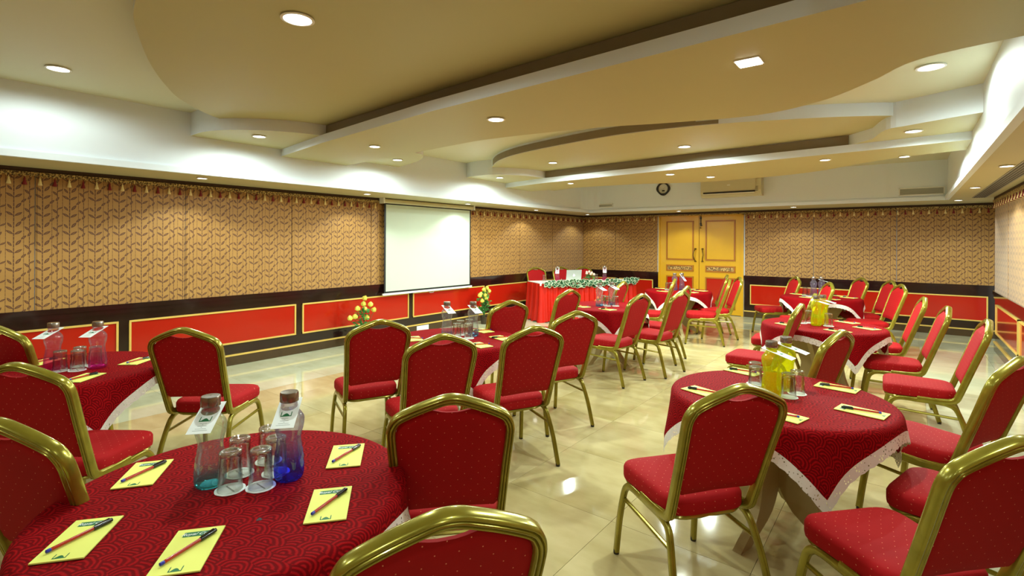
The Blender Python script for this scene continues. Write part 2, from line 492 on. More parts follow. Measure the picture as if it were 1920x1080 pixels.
b = MB(); b.box(XL - .15, XL, YF, YB + .15, 0, 2.95)
wl = struct(b.obj('wall_left', 'white_paint'), 'left wall with patterned fabric panels over a black and red dado')
seams = [-2.6, -1.52, -.27, .975, 2.22, 3.47, 4.72, 5.97, 7.21, 8.46, 9.70, 11.10]
dad = [(-2.5, -2.1), (-2.0, -.22), (-.13, 1.61), (1.70, 3.53), (3.62, 5.46), (5.55, 7.33), (7.42, 9.20), (9.29, 11.0)]
wall_panels(wl, 'y', XL, 1, list(zip(seams[:-1], seams[1:])), dad, 'fabric_y', 0, 0, [(YF, YB)], '')

b = MB(); b.box(XL - .15, -4.44, YB, YB + .15, 0, 2.95); b.box(-2.64, 1.4, YB, YB + .15, 0, 2.95); b.box(-4.44, -2.64, YB, YB + .15, 2.14, 2.95)
wb = struct(b.obj('wall_back', 'white_paint'), 'back wall with fabric panels, dado and double doors')
wall_panels(wb, 'x', YB, -1, [(XL + .02, -5.51), (-5.51, -4.47), (-2.62, -1.40), (-1.40, -.15), (-.15, 1.11)],
            [(-6.36, -5.50), (-5.41, -4.57), (-2.515, -.80), (-.71, 1.02)], 'fabric_x', 0, 0, [(XL, -4.45), (-2.63, 1.13)], '')

b = MB(); b.box(XR, 1.35, YF, 9.87, 0, 2.95); b.box(1.13, 1.35, 9.87, YB + .15, 0, 2.95)
wr = struct(b.obj('wall_right', 'white_paint'), 'right wall with pale lit fabric panels')
seams = [-2.6, -1.3, -.05, 1.2, 2.45, 3.7, 4.95, 6.2, 7.45, 8.65, 9.87]
wall_panels(wr, 'y', XR, -1, list(zip(seams[:-1], seams[1:])), [(-1.6, .2), (.3, 2.1), (2.2, 4.0), (4.1, 5.9), (6.0, 7.8), (7.9, 9.70)], 'fabric_y', 0, 0, [(YF, 9.87)], '')
b = MB(); b.box(XL, XR, YF - .15, YF, 0, 2.95)
wf = struct(b.obj('wall_front', 'white_paint'), 'plain front wall')
b = MB(); b.box(XL, XR, YF, YF + .02, ZRAIL, ZTOP); b.obj('fabric_panel', 'fabric_x', wf)
b = MB(); b.box(XL, XR, YF, YF + .03, .13, ZRAIL); b.obj('dado_board', 'red_laminate', wf)

# soffits: boxed bulkheads whose inner faces are the white upper walls
XSL, XSR, YSB = -5.65, 0.47, 10.02
def soffit(name, x0, x1, y0, y1, lip):
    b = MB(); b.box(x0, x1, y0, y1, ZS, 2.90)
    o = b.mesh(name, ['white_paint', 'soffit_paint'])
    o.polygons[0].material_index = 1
    o = struct(mk(name, o), 'white bulkhead with a tan underside')
    b = MB(); b.box(*lip, ZS - .002, ZS + .055); b.obj('lip', 'white_paint', o)
    return o
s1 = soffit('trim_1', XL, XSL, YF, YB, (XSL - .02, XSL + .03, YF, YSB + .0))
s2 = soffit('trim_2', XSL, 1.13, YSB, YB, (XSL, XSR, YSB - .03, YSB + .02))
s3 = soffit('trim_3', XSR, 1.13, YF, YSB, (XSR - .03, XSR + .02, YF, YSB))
# corner fillet of the upper wall (curved plaster)
pts = [(XSL, YSB)] + [(XSL + .35 - .35 * math.cos(a), YSB - .35 + .35 * math.sin(a)) for a in [PI / 2 * k / 8 for k in range(9)]]
b = MB(); b.prism(pts, ZS + .06, 2.80); struct(b.obj('trim_4', 'white_paint'), 'curved plaster corner')

# ceiling
b = MB(); b.box(XSL - .1, XSR + .1, YF, YSB + .1, ZC, ZC + .12)
ceil = struct(b.obj('ceiling', 'ceiling_paint'), 'stepped false ceiling with curved lowered panels')
def drop(pts, z, mat='panel_bounce_tan', name='lowered_panel', top=None):
    b = MB(); b.prism(pts, z, top or ZC + .01)
    n = len(pts)
    me = b.mesh(name, [mat, 'white_paint'])
    for k, p in enumerate(me.polygons):
        if k >= 2: p.material_index = 1  # risers stay white, bounce tan only on the flat faces
    return mk(name, me, ceil)
M['riser_brown'] = simple('riser_brown', (134, 120, 92), 0.5, var=0.08)
def band_on_riser(pts, z0, z1, name='riser_band'):
    """dark brown band along the riser of a lowered panel"""
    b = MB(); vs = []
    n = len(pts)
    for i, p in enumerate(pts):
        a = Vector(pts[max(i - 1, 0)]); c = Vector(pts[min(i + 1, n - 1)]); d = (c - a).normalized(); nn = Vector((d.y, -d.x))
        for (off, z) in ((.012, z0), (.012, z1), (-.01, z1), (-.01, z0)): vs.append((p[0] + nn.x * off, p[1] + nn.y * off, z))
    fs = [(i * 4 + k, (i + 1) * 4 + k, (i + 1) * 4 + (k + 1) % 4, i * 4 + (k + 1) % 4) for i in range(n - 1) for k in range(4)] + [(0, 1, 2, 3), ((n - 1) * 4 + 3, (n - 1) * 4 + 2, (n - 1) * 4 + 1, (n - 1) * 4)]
    b.add(vs, fs); return b.obj(name, 'riser_brown', ceil)
arcD = smooth_pts([(-5.45, 7.0), (-5.35, 6.31), (-4.93, 5.84), (-4.50, 5.50), (-3.90, 5.24), (-2.87, 5.03), (-2.22, 4.99), (-1.55, 5.08), (-1.00, 5.26), (-.45, 5.50), (-.03, 5.82), (-.14, 6.25), (-.5, 6.95)], 6)
arcA = smooth_pts([(-5.50, 2.95), (-5.17, 2.10), (-4.75, 1.63), (-4.37, 1.38), (-3.92, 1.15), (-3.46, .96), (-3.08, .83), (-2.6, .76), (-2.0, .78), (-1.2, .95), (-.5, 1.35), (-.05, 1.9), (.0, 2.7)], 6)
def shift(p, d): return [(q[0], q[1] + d) for q in p]
T1 = smooth_pts([(-5.65, 2.0), (-5.33, 2.01), (-5.05, 2.12), (-4.80, 2.35), (-4.65, 2.58), (-4.57, 2.84)], 5) + [(-2.02, 2.64), (-.20, 2.55)] + \
     smooth_pts([(-.18, 1.85), (0, 1.75), (.2, 1.66), (XSR, 1.56)], 4) + [(XSR, 3.2), (0, 3.3), (-4.6, 3.5)] + \
     smooth_pts([(-4.60, 3.80), (-4.61, 4.13), (-4.93, 4.38), (-5.3, 4.52), (-5.65, 4.62)], 5)
T2 = smooth_pts([(-5.65, 6.02), (-5.45, 5.96), (-5.08, 5.99), (-4.85, 6.25), (-4.72, 6.5), (-4.67, 6.85)], 5) + [(-2.16, 6.60), (-.50, 6.47)] + \
     smooth_pts([(-.28, 6.2), (-.16, 5.78), (0, 5.68), (.2, 5.58), (XSR, 5.46)], 4) + [(XSR, 6.9), (-.4, 7.1), (-1.5, 7.6), (-4.5, 7.5)] + \
     smooth_pts([(-4.6, 7.8), (-4.75, 8.1), (-5.1, 8.4), (-5.65, 8.6)], 5)
B1 = [(-5.65, 2.93), (-4.56, 2.77), (-2.84, 2.59), (-.78, 2.49), (XSR, 2.42)] + \
     smooth_pts([(XSR, 3.30), (.05, 3.40), (-.18, 3.70), (-.47, 4.00), (-.9, 4.15), (-1.5, 4.0), (-2.14, 3.78), (-3.06, 3.62), (-3.6, 3.63), (-4.41, 3.70), (-5.65, 3.78)], 5)
B2 = [(-5.65, 7.03), (-4.70, 6.82), (-2.16, 6.55), (-.5, 6.42), (XSR, 6.30)] + \
     smooth_pts([(XSR, 6.95), (-.10, 7.15), (-.50, 7.45), (-.95, 7.85), (-1.52, 8.08), (-2.40, 8.20), (-3.0, 8.05), (-3.5, 7.86), (-4.5, 7.74), (-5.65, 7.80)], 5)
drop(shift(arcA, 0), 2.66); drop(arcD, 2.66)
drop(T1, 2.55); drop(T2, 2.55); drop(B1, 2.47, top=2.551); drop(B2, 2.47, top=2.551)
band_on_riser([(-4.57, 2.84), (-2.02, 2.64), (-.20, 2.55)], 2.552, 2.655)
band_on_riser([(-4.66, 6.845), (-2.16, 6.60), (-.50, 6.47)], 2.552, 2.655)
band_on_riser([p for p in arcD if p[1] < 5.95 and -4.95 < p[0] < -1.6], 2.664, 2.75)
band_on_riser([p for p in arcD if p[1] < 5.95 and -1.75 < p[0] < -1.42], 2.664, 2.70)
drop(shift(B1, -3.95), 2.47)

# pendant tassel fringe along the top of the fabric
tas = {}
for nm, mt in (('cream', 'tassel_cream'), ('maroon', 'tassel_maroon')):
    b = MB(); b.lathe([(.003, 0), (.003, -.012), (.009, -.018), (.006, -.026), (.018, -.075), (.0165, -.078)], 8)
    tas[nm] = b.mesh('tassel', mt, True)
def fringe(name, axis, plane, sgn, a0, a1, gaps=()):
    b = MB(); d0, d1 = sorted((plane + sgn * .024, plane + sgn * .046))
    N = int((a1 - a0) / .04)
    for (z0, z1, e, mi_) in ((2.100, 2.130, .0, 0), (2.134, ZS, -.012, 1)):
        p0, p1 = sorted((plane + sgn * .024, plane + sgn * (.046 + e)))
        if axis == 'y': b.box(p0, p1, a0, a1, z0, z1, mi_)
        else: b.box(a0, a1, p0, p1, z0, z1, mi_)
    # scalloped lower edge of the braid
    pc = plane + sgn * .038
    for k in range(N):
        a = a0 + (k + .5) * (a1 - a0) / N; q = .018
        if any(g0 < a < g1 for g0, g1 in gaps): continue
        if axis == 'y': vs = [(pc, a - q, 2.102), (pc, a + q, 2.102), (pc, a, 2.082), (pc + sgn * .006, a, 2.10)]
        else: vs = [(a - q, pc, 2.102), (a + q, pc, 2.102), (a, pc, 2.082), (a, pc + sgn * .006, 2.10)]
        b.add(vs, [(0, 1, 2), (0, 3, 1), (1, 3, 2), (2, 3, 0)])
    o = struct(b.obj(name, ['braid', 'braid_dark']), 'gold braid valance with hanging tassels')
    k = 0; a = a0 + .05
    while a < a1:
        if not any(g0 < a < g1 for g0, g1 in gaps):
            me = tas['cream' if k % 2 else 'maroon']
            mk('tassel', me, o, (pc, a, 2.088) if axis == 'y' else (a, pc, 2.088))
        k += 1; a += .105
    return o
fringe('trim_5', 'y', XL, 1, -.2, YB, gaps=((4.86, 6.95),))
fringe('trim_6', 'x', YB, -1, XL + .05, 1.13, gaps=((-4.47, -2.62),))
fringe('trim_7', 'y', XR, -1, 2.0, 9.87)

# ------------------------------------------------------------------ double doors
door = struct(empty('door_1', (-3.54, YB, 0)), 'double yellow panelled doors')
b = MB()
b.box(-.90, -.86, -.045, .10, 0, 2.13); b.box(.86, .90, -.045, .10, 0, 2.13); b.box(-.90, .90, -.045, .10, 2.09, 2.13)
b.obj('door_frame', 'door_yellow', door)
def leaf(x0, x1, hx):
    b = MB(); b.box(x0, x1, -.02, .03, .01, 2.09); lf = b.obj('door_leaf', 'door_yellow', door)
    m0, m1 = x0 + .13, x1 - .12
    if hx < 0: m0, m1 = x0 + .14, x1 - .11
    def panel(z0, z1, mat, kind):
        b = MB(); b.box(m0 + .03, m1 - .03, -.030, -.012, z0 + .03, z1 - .03)
        pn = b.obj(kind, mat, lf)
        b = MB(); q = .026
        b.box(m0, m1, -.040, -.018, z1 - q, z1); b.box(m0, m1, -.040, -.018, z0, z0 + q)
        b.box(m0, m0 + q, -.039, -.018, z0, z1); b.box(m1 - q, m1, -.039, -.018, z0, z1)
        b.obj('moulding', 'door_moulding', pn)
    panel(1.13, 1.985, 'door_yellow', 'upper_panel')
    panel(.885, 1.02, 'carved', 'carved_panel')
    panel(.12, .775, 'red_laminate', 'lower_panel')
    b = MB(); xh = hx
    s = 1 if hx > 0 else -1
    path = smooth_pts([(xh, -.03, 1.115), (xh + s * .012, -.075, 1.16), (xh + s * .03, -.085, 1.25), (xh + s * .012, -.075, 1.33), (xh, -.03, 1.375)], 5)
    b.tube(path, .010, 8)
    for zz in (1.11, 1.38):
        b.lathe([(0.001, 0), (.022, .004), (.026, .014), (.018, .026), (.001, .03)], 12, (xh, -.036, zz - .015))
    b.obj('handle', 'brass', lf, True)
leaf(-.86, -.006, -.075)
leaf(.006, .86, .075)
b = MB(); b.box(.03, .045, -.042, -.02, 1.86, 2.11); b.box(.022, .053, -.046, -.02, 1.90, 1.93)
b.box(.022, .053, -.046, -.02, 2.02, 2.05); b.lathe([(.001, 0), (.014, .004), (.016, .014), (.001, .026)], 10, (.038, -.05, 1.815)); b.box(.03, .075, -.052, -.035, 1.875, 1.888)
b.obj('tower_bolt', 'dark_iron', door)

# ------------------------------------------------------------------ lamps
def lamp_mesh(r, square=False):
    b = MB()
    if square:
        b.box(-r, r, -r, r, -.012, 0); return b
    b.lathe([(r * .98, 0.0), (r * 1.18, -.004), (r * 1.2, -.009), (r * 1.0, -.011), (r * .96, -.006)], 28, caps=False); return b
def downlight(x, y, z, r, power, cone, label, square=False, group=None):
    o = empty('ceiling_downlight', (x, y, z))
    tag(o, label, 'ceiling light', group)
    if square:
        b = MB(); b.box(-r * 1.15, r * 1.15, -r * 1.15, r * 1.15, -.006, 0.0); b.obj('trim_ring', 'plastic_white', o)
        b = MB(); b.box(-r, r, -r, r, -.010, -.004); b.obj('lens', 'lamp_glow', o)
    else:
        lamp_mesh(r).obj('trim_ring', 'plastic_white', o, True)
        b = MB(); b.lathe([(.001, -.0085), (r * .5, -.0085), (r * .97, -.006)], 28, caps=False); b.obj('lens', 'lamp_glow', o)
    ld = bpy.data.lights.new('lamp', 'SPOT'); ld.energy = power; ld.color = LAMP_COL
    ld.spot_size = math.radians(cone); ld.spot_blend = 0.35; ld.shadow_soft_size = r * .7
    lo = bpy.data.objects.new('lamp', ld); COL.objects.link(lo); lo.parent = o; lo.location = (0, 0, -.03)
G1 = 'round downlights in the lowered ceiling panels'
LC = [(-4.98, .88, ZC, .065, 'round downlight in the pale ceiling strip at the far left'),
      (-2.50, 1.38, 2.66, .070, 'large round downlight on the big curved tan panel overhead'),
      (-2.55, 3.05, 2.47, .060, 'round downlight near the middle of the nearer long blade panel'),
      (.128, 4.72, ZC, .075, 'large round downlight in the pale ceiling near the right wall'),
      (-5.10, 2.42, 2.55, .055, 'round downlight in the small rounded lobe by the left wall'),
      (-4.26, 3.18, 2.47, .050, 'small round downlight near the pointed left end of the nearer blade panel'),
      (-5.13, 4.18, 2.55, .055, 'round downlight in the little lobe just past the nearer blade panel'),
      (-2.11, 6.04, 2.66, .065, 'round downlight on the farther half-round panel, right one'),
      (-4.05, 6.13, 2.66, .058, 'round downlight on the farther half-round panel, left one'),
      (-5.20, 6.32, 2.55, .055, 'round downlight in the small lobe at the farther panel tip'),
      (-4.33, 7.08, 2.47, .045, 'small oval looking downlight at the left of the farther blade panel'),
      (-2.63, 6.96, 2.47, .055, 'downlight above the wall clock on the farther blade panel'),
      (-2.26, 7.57, 2.47, .055, 'downlight just in front of the air conditioner'),
      (-.75, 6.80, 2.47, .050, 'downlight on the farther blade panel, right of the air conditioner'),
      (.04, 5.97, 2.55, .060, 'round downlight in the lobe near the right bulkhead'),
      (-.03, 7.05, 2.47, .045, 'small downlight at the far right end of the blade panel')]
for (x, y, z, r, lab) in LC: downlight(x, y, z, r, P_CEIL * (.42 if x < -4.9 else (1.9 if y > 6.5 else (.6 if x > 0 else 1.0))), 176, lab)
downlight(-.67, 2.90, 2.47, .055, P_CEIL, 176, 'square downlight on the nearer long blade panel', True)
# the same run of lamps goes on behind the camera
for (x, y, z, r) in [(-2.55, -.95, 2.47, .06), (-.67, -1.05, 2.47, .06), (-4.3, -.8, 2.47, .05), (.1, .7, ZC, .07)]:
    downlight(x, y, z, r, P_CEIL * .35, 176, 'round downlight in the ceiling at the near end of the room', group='downlights at the near end')
LS = [(-5.90, 2.20, 'left bulkhead downlight above the leaf fabric, nearest of the row'), (-5.95, 4.32, 'left bulkhead downlight just before the projection screen'),
      (-6.02, 6.45, 'left bulkhead downlight above the far edge of the projection screen'), (-6.02, 8.50, 'left bulkhead downlight past the screen'), (-5.95, 10.50, 'bulkhead downlight in the far left corner'),
      (-3.75, 10.42, 'bulkhead downlight above the double doors'), (-1.63, 10.38, 'back bulkhead downlight right of the doors'), (.60, 10.12, 'bulkhead downlight in the far right corner'),
      (.62, 7.98, 'right bulkhead downlight beside the long vent'), (.66, 5.94, 'right bulkhead downlight, nearest one in view')]
for (x, y, lab) in LS: downlight(x, y, ZS, .045, P_SOFF, 130, lab)
for (x, y) in [(-5.90, .1), (-5.9, -1.9), (.68, 3.9), (.68, 1.9), (.68, -.2)]:
    downlight(x, y, ZS, .045, P_SOFF, 130, 'small round downlight in the bulkhead at the near end of the room', group='bulkhead lights at the near end')

# ------------------------------------------------------------------ things on the walls
# projection screen
scr = tag(empty('projection_screen', (-6.33, 5.885, 0)), 'white pull-down projection screen with black border on the left wall', 'projection screen')
b = MB()
prof = [(-.035, -.03), (.03, -.03), (.045, -.01), (.045, .02), (.03, .035), (-.035, .035)]
b.sweep([(0, -1.02, 2.128), (0, 1.02, 2.128)], [(p[0], p[1]) for p in prof], (1, 0, 0)); b.obj('housing', 'plastic_cream', scr)
for sy in (-1, 1):
    b = MB(); b.box(-.05, .055, sy * 1.02 - .012, sy * 1.02 + .012, 2.085, 2.17); b.obj('end_cap', 'plastic_white', scr)
b = MB(); b.box(-.004, 0, -.975, .975, .70, 2.10); b.obj('border', 'black_plain', scr)
b = MB(); b.box(0, .003, -.945, .945, .73, 2.075); b.obj('screen_sheet', 'screen_fabric', scr)
b = MB(); b.box(-.012, .014, -1.0, 1.0, .672, .702); b.obj('bottom_bar', 'plastic_white', scr)
b = MB(); b.tube(smooth_pts([(.008, -.05, .672), (.012, -.04, .65), (.012, .04, .65), (.008, .05, .672)], 4), .005, 6); b.obj('pull_handle', 'plastic_grey', scr, True)

# air conditioner
ac = tag(empty('air_conditioner', (-2.585, YSB, 2.365)), 'cream split air conditioner high on the back wall', 'air conditioner')
b = MB(); W = .53
prof = [(0, 0), (0, .33), (-.17, .33), (-.20, .29), (-.20, .10), (-.17, .03), (-.12, 0)]
b.add([(-W, p[0], p[1]) for p in prof] + [(W, p[0], p[1]) for p in prof],
      [tuple(range(7))[::-1], tuple(range(7, 14))] + [(i, (i + 1) % 7, 7 + (i + 1) % 7, 7 + i) for i in range(7)])
b.obj('body', 'plastic_cream', ac)
b = MB(); b.box(-W + .01, W - .09, -.212, -.198, .125, .315); b.obj('front_panel', 'plastic_cream', ac)
b = MB(); b.box(-W + .05, W - .10, -.206, -.19, .066, .094); b.obj('air_slot', 'dark_slot', ac)
b = MB(); b.box(-W + .05, W - .11, -.222, -.204, .052, .062); b.obj('louvre', 'plastic_white', ac)
for k in range(3):
    b = MB(); b.box(W - .10, W - .05, -.206, -.196, .085 + k * .035, .092 + k * .035); b.obj('indicator', 'dark_slot', ac)
b = MB(); b.lathe([(.03, 0), (.03, .004)], 16, (0, 0, 0)); o = b.obj('badge', 'plastic_white', ac); o.location = (-.02, -.212, .21); o.rotation_euler = (PI / 2, 0, 0); o.scale = (1, .3, 1)

# clock
ck = tag(empty('wall_clock', (-3.92, YSB - .002, 2.605)), 'black eight-sided wall clock with a pale dial', 'clock')
b = MB(); R = .135
def octo(r, k=0.0): return [((r * (1 + k * math.cos(4 * a))) * math.cos(a), (r * (1 + k * math.cos(4 * a))) * math.sin(a)) for a in [2 * PI * i / 40 for i in range(40)]]
out = octo(R, .05); inn = octo(R * .74, 0)
vs = [(p[0], 0, p[1]) for p in out] + [(p[0], -.035, p[1]) for p in out] + [(p[0], -.035, p[1]) for p in inn] + [(p[0], -.01, p[1]) for p in inn]
fs = []
for i in range(40):
    j = (i + 1) % 40
    for a in range(3): fs.append((a * 40 + i, a * 40 + j, (a + 1) * 40 + j, (a + 1) * 40 + i))
b.add(vs, fs); b.obj('rim', 'black_plain', ck)
b = MB(); b.add([(p[0], -.012, p[1]) for p in inn], [tuple(range(40))]); b.obj('dial', 'clock_face', ck)
b = MB()
for i in range(12):
    a = PI * 2 * i / 12; c, s_ = math.cos(a), math.sin(a); r0, r1, q = .078, .09, .0025
    b.add([(r0 * c - q * s_, -.014, r0 * s_ + q * c), (r0 * c + q * s_, -.014, r0 * s_ - q * c), (r1 * c + q * s_, -.014, r1 * s_ - q * c), (r1 * c - q * s_, -.014, r1 * s_ + q * c)], [(0, 1, 2, 3)])
b.obj('hour_marks', 'print_grey', ck)
b = MB(); b.box(-.028, .028, -.016, -.013, -.055, -.028); b.obj('dial_emblem', 'dark_iron', ck)
for (a, L, q) in ((math.radians(25), .05, .004), (math.radians(200), .075, .003)):
    c, s_ = math.cos(a), math.sin(a); b = MB()
    b.add([(-q * s_, -.018, q * c), (q * s_, -.018, -q * c), (L * c + q * s_ * .3, -.018, L * s_ - q * c * .3), (L * c - q * s_ * .3, -.018, L * s_ + q * c * .3)], [(0, 1, 2, 3)])
    b.obj('hand', 'print_grey', ck)

# vents
def vent(name, x0, x1, z0, z1, lab):
    o = tag(empty(name, ((x0 + x1) / 2, YSB - .001, z0)), lab, 'air vent', 'grilles on the back upper wall')
    w2, h = (x1 - x0) / 2, z1 - z0
    b = MB(); q = .014
    b.box(-w2, w2, -.014, 0, 0, q); b.box(-w2, w2, -.014, 0, h - q, h); b.box(-w2, -w2 + q, -.014, 0, 0, h); b.box(w2 - q, w2, -.014, 0, 0, h)
    b.obj('vent_frame', 'plastic_white', o)
    b = MB(); b.box(-w2 + q, w2 - q, -.003, 0, q, h - q); b.obj('backing', 'plastic_grey', o)
    n = 6
    me = None
    for k in range(n):
        zz = q + (k + .5) * (h - 2 * q) / n
        if me is None:
            bb = MB(); bb.add([(-w2 + q, -.012, -.007), (w2 - q, -.012, -.007), (w2 - q, -.004, .005), (-w2 + q, -.004, .005), (-w2 + q, -.010, -.009), (w2 - q, -.010, -.009)],
                              [(0, 1, 2, 3), (0, 4, 5, 1), (4, 3, 2, 5)]); me = bb.mesh('slat', 'slat_grey')
        mk('slat', me, o, (0, 0, zz))
vent('air_vent', -.11, .44, 2.255, 2.375, 'longer grey louvred vent on the back wall, right of the air conditioner')
vent('air_vent', -5.48, -5.05, 2.275, 2.355, 'short grey louvred vent high above the left corner')
o = tag(empty('linear_vent', (.80, 7.6, ZS)), 'long dark linear vent slot in the right bulkhead underside', 'air vent')
b = MB(); b.box(-.075, .075, -2.15, 2.15, -.006, 0); b.obj('vent_frame', 'plastic_grey', o)
for k in range(5):
    b = MB(); b.box(-.062 + k * .026, -.048 + k * .026, -2.12, 2.12, -.009, -.005); b.obj('slat', 'dark_slot', o)

# socket on skirting
o = tag(empty('power_socket', (XL + .030, 5.76, .06)), 'white double power socket on the brown skirting below the screen', 'power socket')
b = MB(); b.box(0, .008, -.13, .13, -.04, .04); b.obj('face_plate', 'plastic_white', o)
for sy in (-.065, .065):
    b = MB(); b.box(.008, .012, sy - .04, sy + .04, -.025, .025); b.obj('outlet', 'plastic_white', o)
o = tag(empty('wall_box', (XR - .030, 7.2, .07)), 'small white box on the skirting of the right wall', 'power socket')
b = MB(); b.box(-.03, 0, -.05, .05, -.035, .045); b.obj('box_body', 'plastic_white', o)

# ------------------------------------------------------------------ banquet chair
def ribbed(a, d, ribs=3, depth=.003):
    """flat tube section, half width a, half depth d; rounded lobes with sharp grooves on the broad faces"""
    pts = []; n = 4 * ribs
    for sgn in (1, -1):
        for k in range(n + 1):
            u = -1 + 2 * k / n
            lobe = abs(math.sin(PI * ribs * k / n))
            yy = d * (1 - .22 * abs(u) ** 2.5) - depth * (1 - lobe ** .6)
            pts.append((a * u * sgn, yy * sgn))
    return pts
FP = ribbed(.0165, .021, 3, .006)
LP = ribbed(.0120, .0165, 2, .0035)
def zf(xx):
    q = [(0, .952), (.03, .949), (.06, .940), (.12, .918), (.17, .893), (.195, .872), (.207, .850), (.212, .82)]
    xx = abs(xx)
    for (a0, z0), (a1, z1) in zip(q[:-1], q[1:]):
        if xx <= a1: return z0 + (z1 - z0) * (xx - a0) / (a1 - a0)
    return .82
def yb_at(z): return -.165 - (z - .42) * (.345 - .165) / (.95 - .42)
def make_chair():
    root = empty('banquet_chair')
    half = [(-.188, .06, .378), (-.189, -.06, .378), (-.190, -.125, .384), (-.191, -.155, .402), (-.1925, yb_at(.44), .44), (-.197, yb_at(.55), .55), (-.203, yb_at(.68), .68), (-.2105, yb_at(.80), .80),
            (-.210, yb_at(.838), .838), (-.202, yb_at(.862), .862), (-.182, yb_at(.886), .886), (-.12, yb_at(.916), .916), (-.062, yb_at(.938), .938), (-.028, yb_at(.949), .949), (0, yb_at(.952), .952)]
    full = half + [(-p[0], p[1], p[2]) for p in half[-2::-1]]
    b = MB(); b.sweep(smooth_pts(full, 3), FP, (1, 0, 0)); b.obj('back_frame', 'chair_gold', root, True)
    # padded back
    b = MB(); NU, NV = 20, 16
    def front(side):
        vs = []
        for j in range(NV + 1):
            v = j / NV
            for i in range(NU + 1):
                u = -1 + 2 * i / NU
                hw = .184 + .016 * min(1, v * 1.1)
                zt_at = lambda x_: zf(x_ / .98) - .020 - (.030 * max(0, 1 - (x_ / .070) ** 2) if abs(x_) < .070 else 0)
                x_ = u * hw
                if v > .85: x_ = u * (hw - .012 * ((v - .85) / .15) ** 2)
                z0 = .498 + .006 * (1 - abs(u)) if True else 0
                if abs(u) > .9: z0 += .02 * ((abs(u) - .9) / .1) ** 2
                z_ = z0 + (zt_at(x_) - z0) * v
                e = max(0, (1 - abs(u) ** 8)) ** .5 * max(0, (1 - abs(2 * v - 1) ** 10)) ** .5
                th = .006 + (.020 if side > 0 else .010) * e
                vs.append((x_, yb_at(z_) + side * th, z_))
        return vs
    F, Bk = front(1), front(-1); n = NU + 1; o = len(F)
    fs = []
    for j in range(NV):
        for i in range(NU):
            a = j * n + i
            fs.append((a, a + n, a + n + 1, a + 1)); fs.append((o + a, o + a + 1, o + a + n + 1, o + a + n))
    ring = [i for i in range(n)] + [j * n + NU for j in range(1, NV + 1)] + [NV * n + i for i in range(NU - 1, -1, -1)] + [j * n for j in range(NV - 1, 0, -1)]
    for k in range(len(ring)):
        a, c = ring[k], ring[(k + 1) % len(ring)]; fs.append((a, c, o + c, o + a))
    b.add(F + Bk, fs); b.obj('backrest', 'back_fabric', root, True)
    # seat cushion
    def outline(ins):
        P = [(-.186 + ins, -.165 + ins), (.186 - ins, -.165 + ins), (.212 - ins, .262 - ins), (-.212 + ins, .262 - ins)]
        R = [max(.012, q_ - ins * .5) for q_ in (.095, .095, .09, .09)]; out = []
        for k in range(4):
            p = Vector(P[k]); a = (Vector(P[k - 1]) - p).normalized(); c = (Vector(P[(k + 1) % 4]) - p).normalized(); r = R[k]
            for q in range(7):
                u = q / 6; out.append(tuple((p + a * r) * (1 - u) ** 2 + p * 2 * u * (1 - u) + (p + c * r) * u * u))
        return out
    b = MB(); layers = [(.384, .014), (.390, .002), (.402, 0), (.438, 0), (.452, .006), (.460, .020), (.465, .05), (.468, .09), (.469, .125)]
    vs = []
    for (z_, ins) in layers: vs += [(p[0], p[1], z_) for p in outline(ins)]
    k = 28; fs = [tuple(range(k))[::-1]]
    for j in range(len(layers) - 1):
        for i in range(k): fs.append((j * k + i, j * k + (i + 1) % k, (j + 1) * k + (i + 1) % k, (j + 1) * k + i))
    fs.append(tuple((len(layers) - 1) * k + i for i in range(k)))
    b.add(vs, fs); b.obj('seat', 'seat_fabric', root, True)
    b = MB(); ring = [(p[0], p[1], .376) for p in outline(.016)]
    b.tube(ring, .009, 6, closed=True); b.obj('seat_frame', 'chair_gold', root, True)
    # leg arches: each leg a mesh of its own, meeting under the seat
    for sx in (-1, 1):
        X0, XF, XR_ = .192 * sx, .213 * sx, .220 * sx
        fr = smooth_pts([(XF, .266, .012), (XF * .97, .245, .18), (X0 * 1.02, .222, .31), (X0, .195, .352), (X0, .150, .368), (X0, .05, .368), (X0, .0, .367)], 4)
        re = smooth_pts([(XR_, -.263, .012), (XR_ * .96, -.215, .18), (X0 * 1.03, -.172, .30), (X0, -.145, .345), (X0, -.10, .364), (X0, -.04, .368), (X0, .0, .367)], 4)
        for path in (fr, re):
            b = MB(); b.sweep(path, LP, (1, 0, 0)); lg = b.obj('leg', 'chair_gold', root, True)
            b = MB(); b.lathe([(.0135, 0), (.0145, .004), (.014, .018), (.012, .019)], 10, (path[0][0], path[0][1], 0)); b.obj('rubber_foot', 'rubber', lg, True)
        b = MB(); b.tube([(X0 * 1.015, .222, .285), (X0 * 1.03, -.178, .272)], .0095, 8); b.obj('stretcher', 'chair_gold', root, True)
    return root

